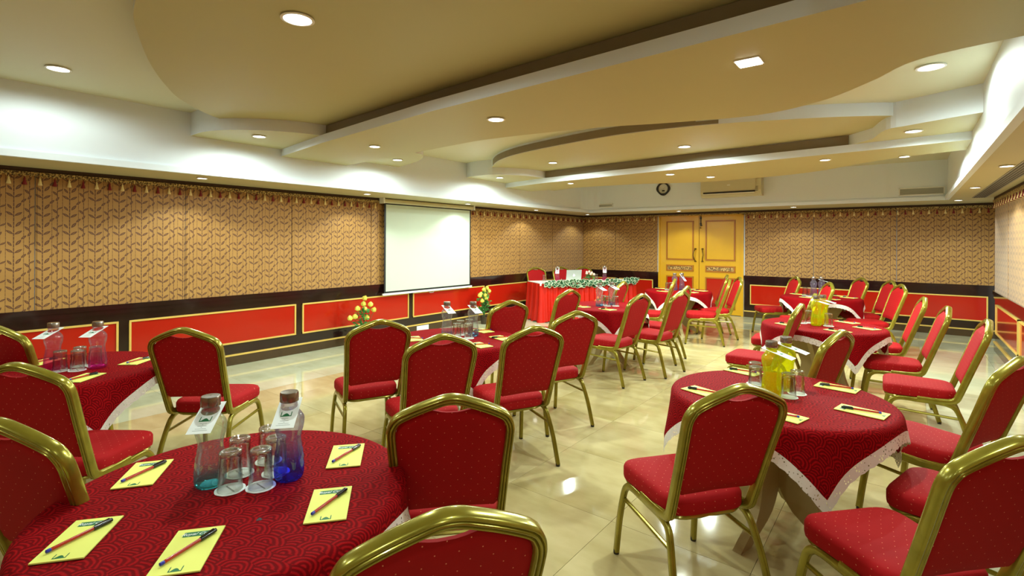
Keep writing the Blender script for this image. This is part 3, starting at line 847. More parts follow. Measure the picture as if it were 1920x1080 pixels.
CH = [
 (-.762, 2.25, 53.0, 'gold-framed red dotted chair turned left, nearest in front of the two yellow bottles', 'T6'),
 (-.005, 2.204, 48.2, 'red dotted chair with gold frame cropped at the bottom right corner', 'T6'),
 (.22, 2.81, 75, 'red chair right of the near yellow-bottle table, only its dotted seat in view', 'T6'),
 (.122, 3.541, 64.0, 'red gold-framed chair at the right edge, back seen against the pale floor', 'T6'),
 (.113, 4.918, 91.8, 'red chair in full side view standing free near the right wall', 'T7'),
 (-.064, 5.73, 94.5, 'red chair in side view just beyond the free-standing one by the right wall', 'T7'),
 (-.204, 6.565, 95.5, 'red chair in side view with its back nearly edge-on, third from the right wall corner', 'T7'),
 (-.380, 8.391, 110.0, 'red chair facing the violet-bottle table, nearer of the two overlapping backs', 'T8'),
 (-.50, 9.17, 112, 'red chair against the back dado, farther of the two overlapping backs', 'T8'),
 (-.86, 9.55, 120, 'red chair behind the right edge of the violet-bottle table', 'T8'),
 (-1.162, 8.131, 112.4, 'red chair with a bowed gold rim partly behind the single yellow bottle', 'T8'),
 (-1.725, 9.204, 119.1, 'red chair left of the two violet bottles with its seat jutting left', 'T8'),
 (-.647, 3.822, 74.1, 'red dotted chair back rising behind the near yellow-bottle table', 'T7'),
 (-1.087, 5.15, 88.1, 'narrow looking red chair back left of the yellow bottle, seat jutting left', 'T7'),
 (-1.12, 6.25, 93.7, 'red chair mostly hidden behind the yellow-bottle table, seat tip at its left', 'T7'),
 (-3.152, 2.302, 67.1, 'red chair below the yellow roses, left of the pale-blue-bottle table', 'T3'),
 (-2.427, 2.208, 64.9, 'red chair directly in front of the pale blue bottles', 'T3'),
 (-2.174, 2.783, 64.3, 'red chair in the centre with a long rear leg on the shiny floor', 'T3'),
 (-2.345, 3.555, 67.4, 'red chair right of the central one, its four legs all visible', 'T3'),
 (-3.201, 3.747, 75.1, 'red chair beyond the pale-blue-bottle table near the small flower pot', 'T3'),
 (-3.368, 4.989, 84.8, 'red chair in front of the satin-skirted head table, left of the clear bottles', 'T4'),
 (-2.537, 5.054, 84.3, 'red chair turned side-on in front of the clear-bottle table', 'T4'),
 (-2.331, 5.697, 82.9, 'red chair side-on right of the clear-bottle table, nearer of a close pair', 'T4'),
 (-2.506, 6.311, 94.3, 'red chair hidden close behind the nearer one of the pair by the clear-bottle table', 'T4'),
 (-3.436, 6.443, 95.2, 'red chair behind the clear bottles, back against the satin skirt', 'T4'),
 (-3.068, 7.369, 105.5, 'red chair edge-on at the left front of the table before the doors', 'T5'),
 (-2.40, 7.792, 106.7, 'red chair side-on at the right of the table before the doors, whole seat visible', 'T5'),
 (-2.74, 8.93, 108, 'red chair behind the side-on one at the doors table, its gold top just higher', 'T5'),
 (-2.40, 8.40, 118, 'red chair nearest the right door leaf', 'T5'),
 (-3.71, 1.464, 38.6, 'red dotted chair with seat turned right, between the pink and teal bottles', 'T2'),
 (-3.256, .671, 37.8, 'large red chair at the left in front of the pink-bottle table', 'T2'),
 (-2.286, .55, 26.2, 'red chair cropped by the left edge beside the nearest table', 'T1'),
 (-4.669, .792, 29.5, 'red chair cropped by the left edge behind the pink-bottle table', 'T2'),
 (-1.501, 1.499, 46.8, 'red dotted chair facing the nearest table from its right, whole back visible', 'T1'),
 (-1.007, .90, 57.5, 'red chair cropped by the bottom edge, only the arched gold top in view', 'T1'),
]
e_ = Vector((.53, .848)); n_ = Vector((-.848, .53)); FLc = Vector((-5.42, 7.80))
def hd(s, d): v = FLc + e_ * s + n_ * d; return (v.x, v.y)
for s_, lab in ((.46, 'red chair behind the left end of the head table'), (1.07, 'red chair behind the silver laptop'), (1.60, 'red chair behind the white flowers on the head table')):
    p_ = hd(s_, 1.00); CH.append((p_[0], p_[1], -122, lab, 'HT'))
GR = {'T1': 'chairs around the nearest table', 'T2': 'chairs around the pink-bottle table', 'T3': 'chairs around the pale-blue-bottle table', 'T4': 'chairs around the clear-bottle table',
      'T5': 'chairs around the table before the doors', 'T6': 'chairs around the near yellow-bottle table', 'T7': 'chairs around the farther yellow-bottle table', 'T8': 'chairs around the violet-bottle table', 'HT': 'chairs behind the head table'}
proto = make_chair()
for k, (x, y, a, lab, g) in enumerate(CH):
    o = proto if k == 0 else copy_tree(proto)
    o.location = (x, y, 0); o.rotation_euler = (0, 0, math.radians(a)); tag(o, lab, 'chair', GR[g])

# ------------------------------------------------------------------ round tables and cloths
ZT = .70; RT = .53
tb = {'T1': ((-1.70, .74), -22, 'nearest round table with teal and blue bottles'), 'T2': ((-4.12, .77), 3, 'round table at the left with pink bottles'),
      'T3': ((-2.97, 3.03), 58, 'round table in the middle with pale blue bottles'), 'T4': ((-3.03, 5.79), -52, 'round table with clear bottles before the head table'),
      'T5': ((-3.05, 8.46), -104, 'round table in front of the double doors'), 'T6': ((-.54, 2.98), -61, 'near round table with two yellow bottles at the right'),
      'T7': ((-.66, 5.82), -58, 'farther round table with one yellow bottle in front'), 'T8': ((-1.03, 8.87), -112, 'round table by the back wall with violet bottles')}
def make_table():
    root = empty('round_table')
    b = MB(); b.lathe([(.0, .664), (RT - .02, .664), (RT - .006, .668), (RT - .006, .690), (RT - .012, .695), (0.001, .695)], 48, caps=False); b.obj('tabletop', 'table_wood', root, True)
    b = MB(); b.box(-.30, .30, -.05, .05, .63, .664); b.box(-.05, .05, -.30, .30, .63, .6635); b.obj('support_block', 'table_wood', root)
    for k in range(4):
        a = PI / 2 * k + PI / 4; c, s_ = math.cos(a), math.sin(a)
        b = MB()
        prof = smooth_pts([(.40, .664, .10), (.29, .52, .11), (.20, .36, .12), (.19, .26, .12), (.24, .12, .10), (.35, .03, .07), (.39, .0, .06)], 3)
        L, Rr = [], []
        hw = .022
        vs = []
        for (r, z_, w_) in prof:
            for (rr, tt) in ((r, -hw), (r, hw), (max(.0, r - w_ * 1.5), hw), (max(.0, r - w_ * 1.5), -hw)):
                vs.append((rr * c - tt * s_, rr * s_ + tt * c, z_))
        fs = [(0, 1, 2, 3)]
        for j in range(len(prof) - 1):
            for i in range(4): fs.append((j * 4 + i, (j + 1) * 4 + i, (j + 1) * 4 + (i + 1) % 4, j * 4 + (i + 1) % 4))
        fs.append(tuple((len(prof) - 1) * 4 + i for i in (3, 2, 1, 0)))
        b.add(vs, fs); b.obj('leg', 'table_wood', root)
    return root
def cloth_point(th, s, phi, seed):
    c, s_ = math.cos(th), math.sin(th)
    R = RT - .004
    if s <= R - .02: return (s * c, s * s_, ZT)
    d = s - (R - .02)
    if d < .05:
        a = d / .05 * (PI / 2) * .92; rr = R - .02 + .0318 * math.sin(a); z = ZT - .0318 * (1 - math.cos(a)); return (rr * c, rr * s_, z)
    dd = d - .05
    amp = min(1, dd / .22)
    rel = (th - phi)
    rip = .5 + .5 * math.cos(12 * rel + .9 * math.sin(3 * th + seed))
    rr = R + .0115 + .035 * amp * rip + .03 * dd
    return (rr * c, rr * s_, ZT - .030 - dd * .985)
def make_cloth(key, c, corner, lab):
    phi = math.radians(corner); seed = hash(key) % 7 if False else sum(map(ord, key)) % 7
    NT_ = 160
    def ext(th, half):
        a = (th - phi + PI / 4) ; return half / max(abs(math.cos(a)), abs(math.sin(a)))
    root = empty('tablecloth', (c[0], c[1], 0))
    tag(root, lab, 'tablecloth', 'red tablecloths with white lace edging')
    for part, s0, s1, NS, mat in (('cloth', None, .570, 22, 'tablecloth_red'), ('lace_edging', .570, .622, 4, 'lace')):
        vs, uvs = [], []
        for j in range(NS + 1):
            for i in range(NT_):
                th = 2 * PI * i / NT_
                if part == 'cloth':
                    m = ext(th, s1); u = j / NS
                    s = (RT - .03) * (u / .3) if u <= .3 else (RT - .03) + (m - RT + .03) * (u - .3) / .7
                else:
                    a0, a1 = ext(th, s0), ext(th, s1); s = a0 + (a1 - a0) * j / NS
                    if j == NS:
                        s += .007 * abs(math.sin(i * PI / 2 * .999)) - .004
                    s = s
                p = cloth_point(th, s, phi, seed)
                if part == 'lace_edging' and j == 0: p = (p[0] * 1.001, p[1] * 1.001, p[2])
                vs.append(p); uvs.append((s * math.cos(th - phi - PI / 4), s * math.sin(th - phi - PI / 4)))
        fs = []
        for j in range(NS):
            for i in range(NT_):
                i2 = (i + 1) % NT_
                if j == 0 and part == 'cloth': continue
                fs.append((j * NT_ + i, (j + 1) * NT_ + i, (j + 1) * NT_ + i2, j * NT_ + i2))
        if part == 'cloth': fs.append(tuple(NT_ + i for i in range(NT_)))
        b = MB(); b.add(vs, fs); me = b.mesh(part, mat, 'all')
        ul = me.uv_layers.new(name='UVMap')
        for lp in me.loops: ul.data[lp.index].uv = uvs[lp.vertex_index]
        mk(part, me, root)
tp = make_table()
for k, (key, (c, cor, lab)) in enumerate(tb.items()):
    o = tp if k == 0 else copy_tree(tp)
    o.location = (c[0], c[1], 0); o.rotation_euler = (0, 0, math.radians(cor))
    tag(o, 'cream splayed-leg ' + lab, 'table', 'round tables')
    make_cloth(key, c, cor, 'lace-edged red cloth on the ' + lab)

# ------------------------------------------------------------------ tabletop things
def make_bottle(mat):
    root = empty('water_bottle')
    prof = [(.030, .004), (.040, .0), (.0455, .008), (.0475, .02), (.0475, .045), (.0455, .06), (.046, .07), (.0435, .082), (.0435, .092), (.0395, .104), (.0395, .114), (.0370, .126), (.0370, .14), (.039, .152),
            (.0435, .166), (.0465, .182), (.0475, .198), (.0455, .208), (.039, .219), (.031, .228), (.0262, .235), (.0258, .262)]
    b = MB(); b.lathe(prof, 24, mod=lambda a, z: 1 + (.02 * math.cos(6 * a) if .03 < z < .21 else 0), caps=False)
    b.add([(prof[0][0] * math.cos(2 * PI * i / 24), prof[0][0] * math.sin(2 * PI * i / 24), .004) for i in range(24)], [tuple(range(24))[::-1]])
    b.obj('bottle_body', mat, root, 'all')
    b = MB(); b.lathe([(.0275, .258), (.0295, .260), (.0295, .286), (.0275, .291), (.002, .2915)], 24, mod=lambda a, z: 1.0, caps=False); b.obj('cap', 'steel', root, True)
    return root
def make_tag():
    """white neck card with a hole, slides over the neck"""
    root = empty('neck_card')
    b = MB(); n = 20; hr = .0275
    W, L0, L1 = .035, -.042, .112
    inner = [(hr * math.cos(2 * PI * i / n), hr * math.sin(2 * PI * i / n)) for i in range(n)]
    def sq(p):
        a = math.atan2(p[1], p[0]); c, s_ = math.cos(a), math.sin(a)
        k = 1e9
        if abs(c) > 1e-6: k = min(k, W / abs(c))
        k = min(k, (L1 / s_) if s_ > 1e-6 else ((L0 / s_) if s_ < -1e-6 else 1e9)); return (c * k, s_ * k)
    ang = sorted(set([2 * PI * i / n for i in range(n)] + [math.atan2(y_, x_) % (2 * PI) for x_ in (-W, W) for y_ in (L0, L1)]))
    inn = [(hr * math.cos(a), hr * math.sin(a)) for a in ang]; outp = [sq(p) for p in inn]; m = len(ang); th = .0007
    vs = [(p[0], p[1], z) for z in (0, th) for p in inn + outp]
    fs = []
    for i in range(m):
        j = (i + 1) % m
        fs.append((2 * m + i, 2 * m + m + i, 2 * m + m + j, 2 * m + j)); fs.append((i, j, m + j, m + i)); fs.append((m + i, m + j, 3 * m + j, 3 * m + i))
    b.add(vs, fs); b.obj('card', 'paper_white', root)
    b = MB(); e = emblem(.034); b.add([(p[0], p[1] + .056, th + .0003) for p in e[0]], e[1]); b.obj('emblem', 'print_green', root)
    b = MB()
    for k, (hw, y_) in enumerate(((.010, .064), (.002, .070), (.013, .076), (.002, .082), (.016, .089), (.021, .097))):
        b.add([(-hw, y_, th + .0003), (hw, y_, th + .0003), (hw, y_ + .0016, th + .0003), (-hw, y_ + .0016, th + .0003)], [(0, 1, 2, 3)])
    b.obj('print_lines', 'print_grey', root)
    return root
def emblem(w_):
    """low dome between two minarets (y points towards the top of the print -> -y here)"""
    vs, fs = [], []
    def poly(p): o = len(vs); vs.extend([(a * w_, -b_ * w_) for a, b_ in p]); fs.append(tuple(range(o, o + len(p)))[::-1])
    poly([(-.5, 0), (.5, 0), (.5, .12), (-.5, .12)])
    poly([(-.34 + .68 * k / 10, .12 + .34 * math.sin(PI * k / 10)) for k in range(11)][::-1])
    poly([(-.5, .1), (-.42, .1), (-.42, .62), (-.46, .75), (-.5, .62)])
    poly([(.42, .1), (.5, .1), (.5, .62), (.46, .75), (.42, .62)])
    return vs, fs
bots = {}
def bottle(mat, x, y, z, lab, cat='bottle', grp=None, card=None, rot=0):
    if mat not in bots: bots[mat] = make_bottle(mat); o = bots[mat]
    else: o = copy_tree(bots[mat])
    o.location = (x, y, z); o.rotation_euler = (0, 0, rot); tag(o, lab, cat, grp)
    if card is not None:
        global cardp
        if cardp is None: cardp = make_tag(); c = cardp
        else: c = copy_tree(cardp)
        ang, tilt = card
        d = Vector((math.cos(ang), math.sin(ang)))
        # card rests on the shoulder, front end hanging down
        c.matrix_world = Matrix.Translation((x, y, z + .243)) @ Matrix.Rotation(ang - PI / 2, 4, 'Z') @ Matrix.Rotation(-tilt, 4, 'X')
        tag(c, 'neck card of the ' + lab, 'card', 'cards hung on bottle necks')
cardp = None
def make_glass():
    root = empty('glass_tumbler')
    b = MB(); fl = lambda a, z: 1 + (.022 * math.cos(10 * a) if .02 < z < .10 else 0)
    b.lathe([(.0375, 0), (.0375, .004), (.036, .02), (.0335, .09), (.0330, .108), (.0325, .118), (.030, .121), (.001, .1205)], 30, mod=fl, caps=False)
    b.lathe([(.0345, 0), (.0345, .006), (.033, .02), (.0305, .090), (.029, .098), (.001, .099)], 30, mod=fl, caps=False)
    b.lathe([(.0375, 0), (.0345, 0)], 30, caps=False)
    b.obj('tumbler_wall', 'glass', root, 'all')
    b = MB(); b.lathe([(.0325, .112), (.0335, .116), (.032, .1225), (.024, .1225), (.022, .1195), (.012, .1195), (.001, .1185)], 30, caps=False); b.obj('thick_base', 'glass_base', root, 'all')
    return root
def make_coaster():
    root = empty('paper_coaster')
    b = MB(); b.lathe([(.001, 0), (.045, 0), (.0455, .0006), (.045, .0014), (.001, .0014)], 28, caps=False, mod=lambda a, z: 1 + .012 * math.cos(20 * a)); b.obj('coaster_disc', 'paper_white', root, True)
    b = MB(); b.add([(.028, -.002, .0017), (.028, .003, .0017), (-.028, .003, .0017), (-.028, -.002, .0017)], [(3, 2, 1, 0)][:1]); b.obj('print_band', 'print_grey', root)
    return root
glp = None; cop = None
def glass(x, y, z, lab, grp):
    global glp, cop
    if glp is None: glp = make_glass(); cop = make_coaster(); g, c = glp, cop
    else: g, c = copy_tree(glp), copy_tree(cop)
    c.location = (x, y, z); g.location = (x, y, z + .0016)
    tag(g, 'upturned clear glass ' + lab, 'glass', grp); tag(c, 'round white coaster under the glass ' + lab, 'coaster', grp.replace('glasses', 'coasters'))

ZTT = ZT + .0008
away = math.atan2(-1, 0)
# camera-ward directions for cards
bottle('bottle_teal', -1.80, .70, ZTT, 'clear bottle with a teal base on the nearest table', card=(math.radians(-40), .36))
bottle('bottle_blue', -1.645, .885, ZTT, 'bottle with deep blue base on the nearest table', card=(math.radians(-40), .36))
for (x, y, l) in ((-1.713, .725, 'nearest table front left, beside the teal bottle'), (-1.655, .795, 'nearest table front right of its cluster'), (-1.805, .795, 'nearest table just behind the front left one'),
                  (-1.715, .875, 'nearest table tucked against the blue bottle'), (-1.825, .905, 'nearest table farthest back of its cluster')):
    glass(x, y, ZTT, 'on the ' + l, 'glasses on the nearest table')
bottle('bottle_pink', -4.142, .715, ZTT, 'pink-based bottle, left one on the left table', card=(math.radians(-49), .30))
bottle('bottle_pink', -3.997, .90, ZTT, 'pink-based bottle, right one on the left table', card=(math.radians(-49), .30))
for (x, y, l) in ((-4.075, .735, 'front left'), (-4.015, .805, 'front right'), (-4.13, .84, 'middle'), (-4.07, .905, 'beside the right pink bottle')):
    glass(x, y, ZTT, 'between the pink bottles, ' + l, 'glasses on the pink-bottle table')
bottle('bottle_pale', -3.083, 3.05, ZTT, 'pale blue bottle, left one on the middle table', card=(math.radians(-20), .36))
bottle('bottle_pale', -2.919, 3.20, ZTT, 'pale blue bottle, right one on the middle table', card=(math.radians(-20), .36))
for (x, y, l) in ((-2.945, 3.03, 'nearest'), (-2.87, 3.09, 'right'), (-3.03, 3.16, 'middle back'), (-3.02, 3.26, 'farthest')):
    glass(x, y, ZTT, 'between the pale blue bottles, ' + l, 'glasses on the pale-blue-bottle table')
bottle('bottle_pale', -3.055, 5.70, ZTT, 'clear bottle, left one before the head table', card=(math.radians(-18), .36))
bottle('bottle_pale', -3.00, 5.93, ZTT, 'clear bottle, right one before the head table', card=(math.radians(-18), .36))
for (x, y, l) in ((-2.98, 5.77, 'left'), (-2.90, 5.84, 'right'), (-3.07, 5.84, 'back')):
    glass(x, y, ZTT, 'between the clear bottles, ' + l, 'glasses on the clear-bottle table')
bottle('bottle_violet', -3.11, 8.46, ZTT, 'violet bottle, left one before the doors')
bottle('bottle_violet', -3.02, 8.56, ZTT, 'violet bottle, right one before the doors', card=(math.radians(-10), .9))
for (x, y, l) in ((-3.22, 8.42, 'left'), (-3.20, 8.55, 'right')):
    glass(x, y, ZTT, 'beside the bottles before the doors, ' + l, 'glasses on the table before the doors')
bottle('bottle_yellow', -.557, 2.915, ZTT, 'yellow drink bottle, front one on the near right table', card=(math.radians(-8), .28))
bottle('bottle_yellow', -.52, 3.10, ZTT, 'yellow drink bottle, rear one on the near right table', card=(math.radians(-8), .28))
for (x, y, l) in ((-.655, 3.02, 'left of them'), (-.485, 2.965, 'right of them'), (-.46, 3.06, 'right of them and behind'), (-.68, 3.12, 'left of them and behind')):
    glass(x, y, ZTT, 'by the two yellow bottles, ' + l, 'glasses on the near yellow-bottle table')
bottle('bottle_yellow', -.70, 5.73, ZTT, 'single yellow bottle on the farther right table', card=(math.radians(-8), .25))
bottle('bottle_yellow', -.66, 5.87, ZTT, 'yellow bottle hidden behind the single one on the farther right table', card=(math.radians(-8), .25))
for (x, y, l) in ((-.83, 5.80, 'left'), (-.78, 5.87, 'left behind'), (-.60, 5.76, 'right')):
    glass(x, y, ZTT, 'by the yellow bottle on the farther table, ' + l, 'glasses on the farther yellow-bottle table')
bottle('bottle_violet', -1.13, 8.95, ZTT, 'violet bottle, left one by the back wall')
bottle('bottle_violet', -1.03, 8.99, ZTT, 'violet bottle, right one by the back wall', card=(math.radians(0), .3))
for (x, y, l) in ((-1.24, 8.92, 'left'), (-1.17, 8.84, 'front')):
    glass(x, y, ZTT, 'by the violet bottles at the back, ' + l, 'glasses on the violet-bottle table')

# notepads with a pen lying across
fc = bpy.data.curves.new('pad_lettering', 'FONT'); fc.body = 'Royal Court'; fc.size = .0165; fc.shear = .45; fc.align_x = 'CENTER'; fc.align_y = 'CENTER'; fc.offset = .0002
fo = bpy.data.objects.new('pad_lettering', fc); COL.objects.link(fo); bpy.context.view_layer.update()
text_me = bpy.data.meshes.new_from_object(fo.evaluated_get(bpy.context.evaluated_depsgraph_get()))
bpy.data.objects.remove(fo); text_me.materials.clear(); text_me.materials.append(M['paper_white'])
def make_pad():
    root = empty('notepad')
    b = MB(); b.box(-.058, .058, -.10, .10, 0, .0035); b.obj('pages', 'paper_yellow', root)
    b = MB(); b.add([(-.036, .060, .0038), (.036, .060, .0038), (.036, .083, .0038), (-.036, .083, .0038)], [(0, 1, 2, 3)]); bn = b.obj('banner', 'print_green', root)
    o = mk('lettering', text_me, bn, (0, .0715, .0042))
    b = MB(); e = emblem(.030); b.add([(p[0], -p[1] - .092, .0038) for p in e[0]], [f[::-1] for f in e[1]]); b.obj('emblem', 'print_green', root)
    b = MB(); b.box(-.058, .058, -.10, .10, -.0012, -.0001); b.obj('backing_card', 'dark_iron', root)
    return root
def make_pen():
    root = empty('ballpoint_pen')
    def along(b, prof, seg=10): # lathe around local x
        n0 = len(b.v); b.lathe(prof, seg, caps=False)
        for i in range(n0, len(b.v)):
            v = b.v[i]; b.v[i] = (v[2], v[0], v[1])
    b = MB(); along(b, [(.001, -.072), (.0042, -.071), (.0045, -.06), (.0045, .035)]); b.obj('barrel', 'pen_red', root, 'all')
    b = MB(); along(b, [(.001, .082), (.0052, .081), (.0058, .075), (.0058, .034), (.0045, .033)]); b.box(.036, .074, -.0015, .0015, .005, .0082); b.obj('pen_cap', 'pen_black', root, True)
    b = MB(); along(b, [(.001, -.077), (.0044, -.076), (.0048, -.07), (.0046, -.066)]); b.obj('end_plug', 'pen_blue', root, True)
    return root
padp = make_pad(); penp = make_pen(); first = [True]
def pad(x, y, ang, lab, grp, pen=-32, z=None):
    if first[0]: p, q = padp, penp; first[0] = False
    else: p, q = copy_tree(padp), copy_tree(penp)
    a = math.radians(ang - 90)
    p.location = (x, y, ZTT + .0014); p.rotation_euler = (0, 0, a); tag(p, 'yellow notepad ' + lab, 'notepad', grp)
    q.location = (x, y, ZTT + .0014 + .0042 + .0056); q.rotation_euler = (0, 0, a + math.radians(90 + pen)); tag(q, 'pen on the notepad ' + lab, 'pen', grp.replace('notepads', 'pens'))
g = 'notepads on the nearest table'
pad(-1.738, .355, 142, 'at the bottom left of the nearest table', g)
pad(-2.053, .589, 145, 'at the upper left of the nearest table, near the teal bottle', g)
pad(-1.642, 1.105, 140, 'at the far right of the nearest table, beyond the blue bottle', g)
pad(-1.378, .869, 141, 'at the right of the nearest table beside the small burn mark', g)
pad(-1.455, .515, 142, 'cropped by the bottom edge on the nearest table', g)
g = 'notepads on the near yellow-bottle table'
pad(-.168, 2.917, 169, 'at the right edge of the near yellow-bottle table', g, pen=15)
pad(-.304, 3.317, 171, 'at the far right of the near yellow-bottle table', g, pen=12)
pad(-.86, 2.77, 160, 'at the left of the near yellow-bottle table', g, pen=20)
pad(-.46, 2.62, 165, 'behind the chair back on the near yellow-bottle table', g, pen=15)
pad(-.80, 3.36, 165, 'behind the left glass on the near yellow-bottle table', g, pen=15)
g = 'notepads on the pale-blue-bottle table'
pad(-2.60, 2.93, 164, 'front right on the pale-blue-bottle table', g, pen=70)
pad(-2.66, 3.26, 164, 'right on the pale-blue-bottle table', g, pen=70)
pad(-3.00, 3.42, 164, 'behind the bottles on the pale-blue-bottle table', g, pen=70)
pad(-3.19, 2.78, 150, 'left on the pale-blue-bottle table', g, pen=60)
g = 'notepads on the pink-bottle table'
pad(-3.76, .78, 131, 'in front of the pink bottles', g, pen=-15)
pad(-4.00, 1.11, 131, 'right of the pink bottles', g, pen=-15)
pad(-4.45, .72, 131, 'left of the pink bottles', g, pen=-15)
g = 'notepads on the clear-bottle table'
pad(-3.19, 5.50, 160, 'left on the clear-bottle table', g, pen=50)
pad(-2.82, 5.47, 160, 'front on the clear-bottle table', g, pen=50)
pad(-2.68, 5.95, 160, 'right on the clear-bottle table', g, pen=50)
g = 'notepads on the farther yellow-bottle table'
pad(-.93, 5.60, 146, 'left on the farther yellow-bottle table', g, pen=10)
pad(-.50, 5.48, 146, 'front on the farther yellow-bottle table', g, pen=10)
pad(-.48, 6.15, 146, 'back on the farther yellow-bottle table', g, pen=10)
pad(-.30, 5.83, 146, 'right on the farther yellow-bottle table', g, pen=10)
g = 'notepads on the table before the doors'
for (x, y, l) in ((-3.17, 8.12, 'front left'), (-2.98, 8.80, 'back'), (-2.72, 8.62, 'right'), (-2.75, 8.24, 'front right'), (-3.40, 8.62, 'far left')):
    pad(x, y, 160, l + ' on the table before the doors', g, pen=30)
g = 'notepads on the violet-bottle table'
for (x, y, l) in ((-1.36, 9.08, 'left'), (-1.16, 8.62, 'front'), (-.82, 9.20, 'back right'), (-.68, 8.98, 'right'), (-.86, 8.56, 'front right')):
    pad(x, y, 155, l + ' on the violet-bottle table', g, pen=10)

# ------------------------------------------------------------------ head table
ht = tag(empty('head_table', (FLc.x, FLc.y, 0), math.atan2(.848, .53)), 'head table with pleated red satin skirt across the far left corner', 'table')
LH, DH, ZH = 2.08, .60, .735
b = MB(); b.box(.01, LH - .01, .01, DH - .01, ZH - .035, ZH - .010); b.obj('tabletop', 'table_wood', ht)
for (x, y) in ((.06, .06), (LH - .06, .06), (.06, DH - .06), (LH - .06, DH - .06)):
    b = MB(); b.tube([(x, y, 0), (x, y, ZH - .03)], .016, 8); b.obj('leg', 'dark_iron', ht)
b = MB(); b.box(-.012, LH + .012, -.012, DH + .012, ZH - .012, ZH); b.box(-.014, LH + .014, -.014, -.010, ZH - .05, ZH - .001); b.obj('top_cloth', 'table_white', ht)
def skirt(path_fn, L, zt, pitch, amp, name='satin_skirt'):
    N = int(L / .008); NZ = 8; b = MB(); vs = []
    for j in range(NZ + 1):
        v = j / NZ; z_ = zt * (1 - v) + .012 * v
        for i in range(N + 1):
            s = L * i / N; ph = 2 * PI * s / pitch
            dmp = amp * (.35 + .65 * v)
            off = dmp * (.6 * math.sin(ph + .4 * math.sin(s * 7)) + .4 * math.sin(ph * .5 + 1.3 + v))
            vs.append(path_fn(s, .02 + off + .05 * v * v) + (z_ + (.012 * math.sin(ph * .5) if j == NZ else 0),))
    fs = [(j * (N + 1) + i, j * (N + 1) + i + 1, (j + 1) * (N + 1) + i + 1, (j + 1) * (N + 1) + i) for j in range(NZ) for i in range(N)]
    b.add(vs, fs); return b
def pf(s, o):
    # left side (from back), rounded corner, front, corner, right side
    r = .05; segs = [DH - r, r * PI / 2, LH - 2 * r, r * PI / 2, DH - r]
    k = 0
    while k < 4 and s > segs[k]: s -= segs[k]; k += 1
    if k == 0: return (-o, DH - s)
    if k == 1: a = s / r; return (r - (r + o) * math.cos(a), r - (r + o) * math.sin(a))
    if k == 2: return (r + s, -o)
    if k == 3: a = s / r; return (LH - r + (r + o) * math.sin(a), r - (r + o) * math.cos(a))
    return (LH + o, r + s)
skirt(pf, DH * 2 + LH - .2 + .157, ZH - .012, .11, .042).obj('satin_skirt', 'satin', ht, 'all')
# garland of variegated leaves
ga = tag(empty('leaf_garland', (FLc.x, FLc.y, 0), math.atan2(.848, .53)), 'green and cream leaf garland along the head table front edge', 'garland')
b = MB(); b.tube([(.02 + 2.0 * k / 20, -.055 + .01 * math.sin(k * 1.7), ZH + .0 + .012 * math.sin(k * 2.3)) for k in range(21)], .008, 6); b.obj('vine', 'stem_green', ga)
lm = []
for q in range(3):
    n = 9; vs = [(0, 0, 0)]; uv = [(0, 0)]
    for rr, zz in ((.55, .006), (1.0, -.006 + .006 * q)):
        for i in range(n):
            a = 2 * PI * i / n; k_ = .045 * rr * (1 + .12 * math.cos(2 * a))
            vs.append((k_ * math.cos(a), k_ * math.sin(a) * .8, zz + .004 * math.sin(3 * a) * rr)); uv.append((rr * math.cos(a), rr * math.sin(a)))
    fs = [(0, 1 + i, 1 + (i + 1) % n) for i in range(n)] + [(1 + i, 1 + n + i, 1 + n + (i + 1) % n, 1 + (i + 1) % n) for i in range(n)]
    b = MB(); b.add(vs, fs); me = b.mesh('leaf', 'garland_leaf', 'all'); ul = me.uv_layers.new(name='UVMap')
    for lp in me.loops: ul.data[lp.index].uv = uv[lp.vertex_index]
    lm.append(me)
for k in range(150):
    s = .06 + 2.02 * (k + random.random()) / 150
    o = mk('leaf', lm[k % 3], ga, (s, -.075 + random.uniform(-.035, .04), ZH - .01 + random.uniform(-.065, .055)))
    o.rotation_euler = (math.radians(random.uniform(35, 115)), math.radians(random.uniform(-40, 40)), random.uniform(-.8, .8)); sc = random.uniform(.75, 1.1); o.scale = (sc, sc, sc)

p = hd(.50, .32); bottle('bottle_pink', p[0], p[1], ZH + .001, 'pink-based bottle left of the laptop on the head table', card=(math.radians(-60), .9))
p = hd(1.56, .32); bottle('bottle_pink', p[0], p[1], ZH + .001, 'pink-based bottle at the right end of the head table', card=(math.radians(-60), .9))
for s, d, l in ((.24, .36, 'left of the left pink bottle'), (1.39, .36, 'right of the white flowers')):
    p = hd(s, d); glass(p[0], p[1], ZH + .001, 'on the head table, ' + l, 'glasses on the head table')
# laptop
p = hd(.84, .30); lt = tag(empty('laptop', (p[0], p[1], ZH + .001), math.atan2(.848, .53)), 'open silver laptop with a glowing mark on its lid, seen from behind', 'laptop')
b = MB(); b.box(-.165, .165, 0, .23, 0, .014); b.obj('keyboard_base', 'silver', lt)
b = MB(); b.box(-.165, .165, -.012, -.004, .0, .225); ld_ = b.obj('lid', 'silver', lt); ld_.rotation_euler = (math.radians(8), 0, 0)
b = MB(); b.box(-.155, .155, -.0035, -.0025, .012, .215); b.obj('display', 'black_plain', ld_)
b = MB(); ap = []
for i in range(28):
    a = 2 * PI * i / 28; r = .019 * (1 + .06 * math.cos(2 * a)) - (.006 * max(0, 1 - (abs(((a + PI) % (2 * PI)) - PI - .15) / .35) ** 2) if abs(((a + PI) % (2 * PI)) - PI - .15) < .35 else 0) - .004 * max(0, 1 - (abs(a - PI / 2) / .4) ** 2)
    ap.append((-r * math.cos(a), -.0128, .115 + r * math.sin(a)))
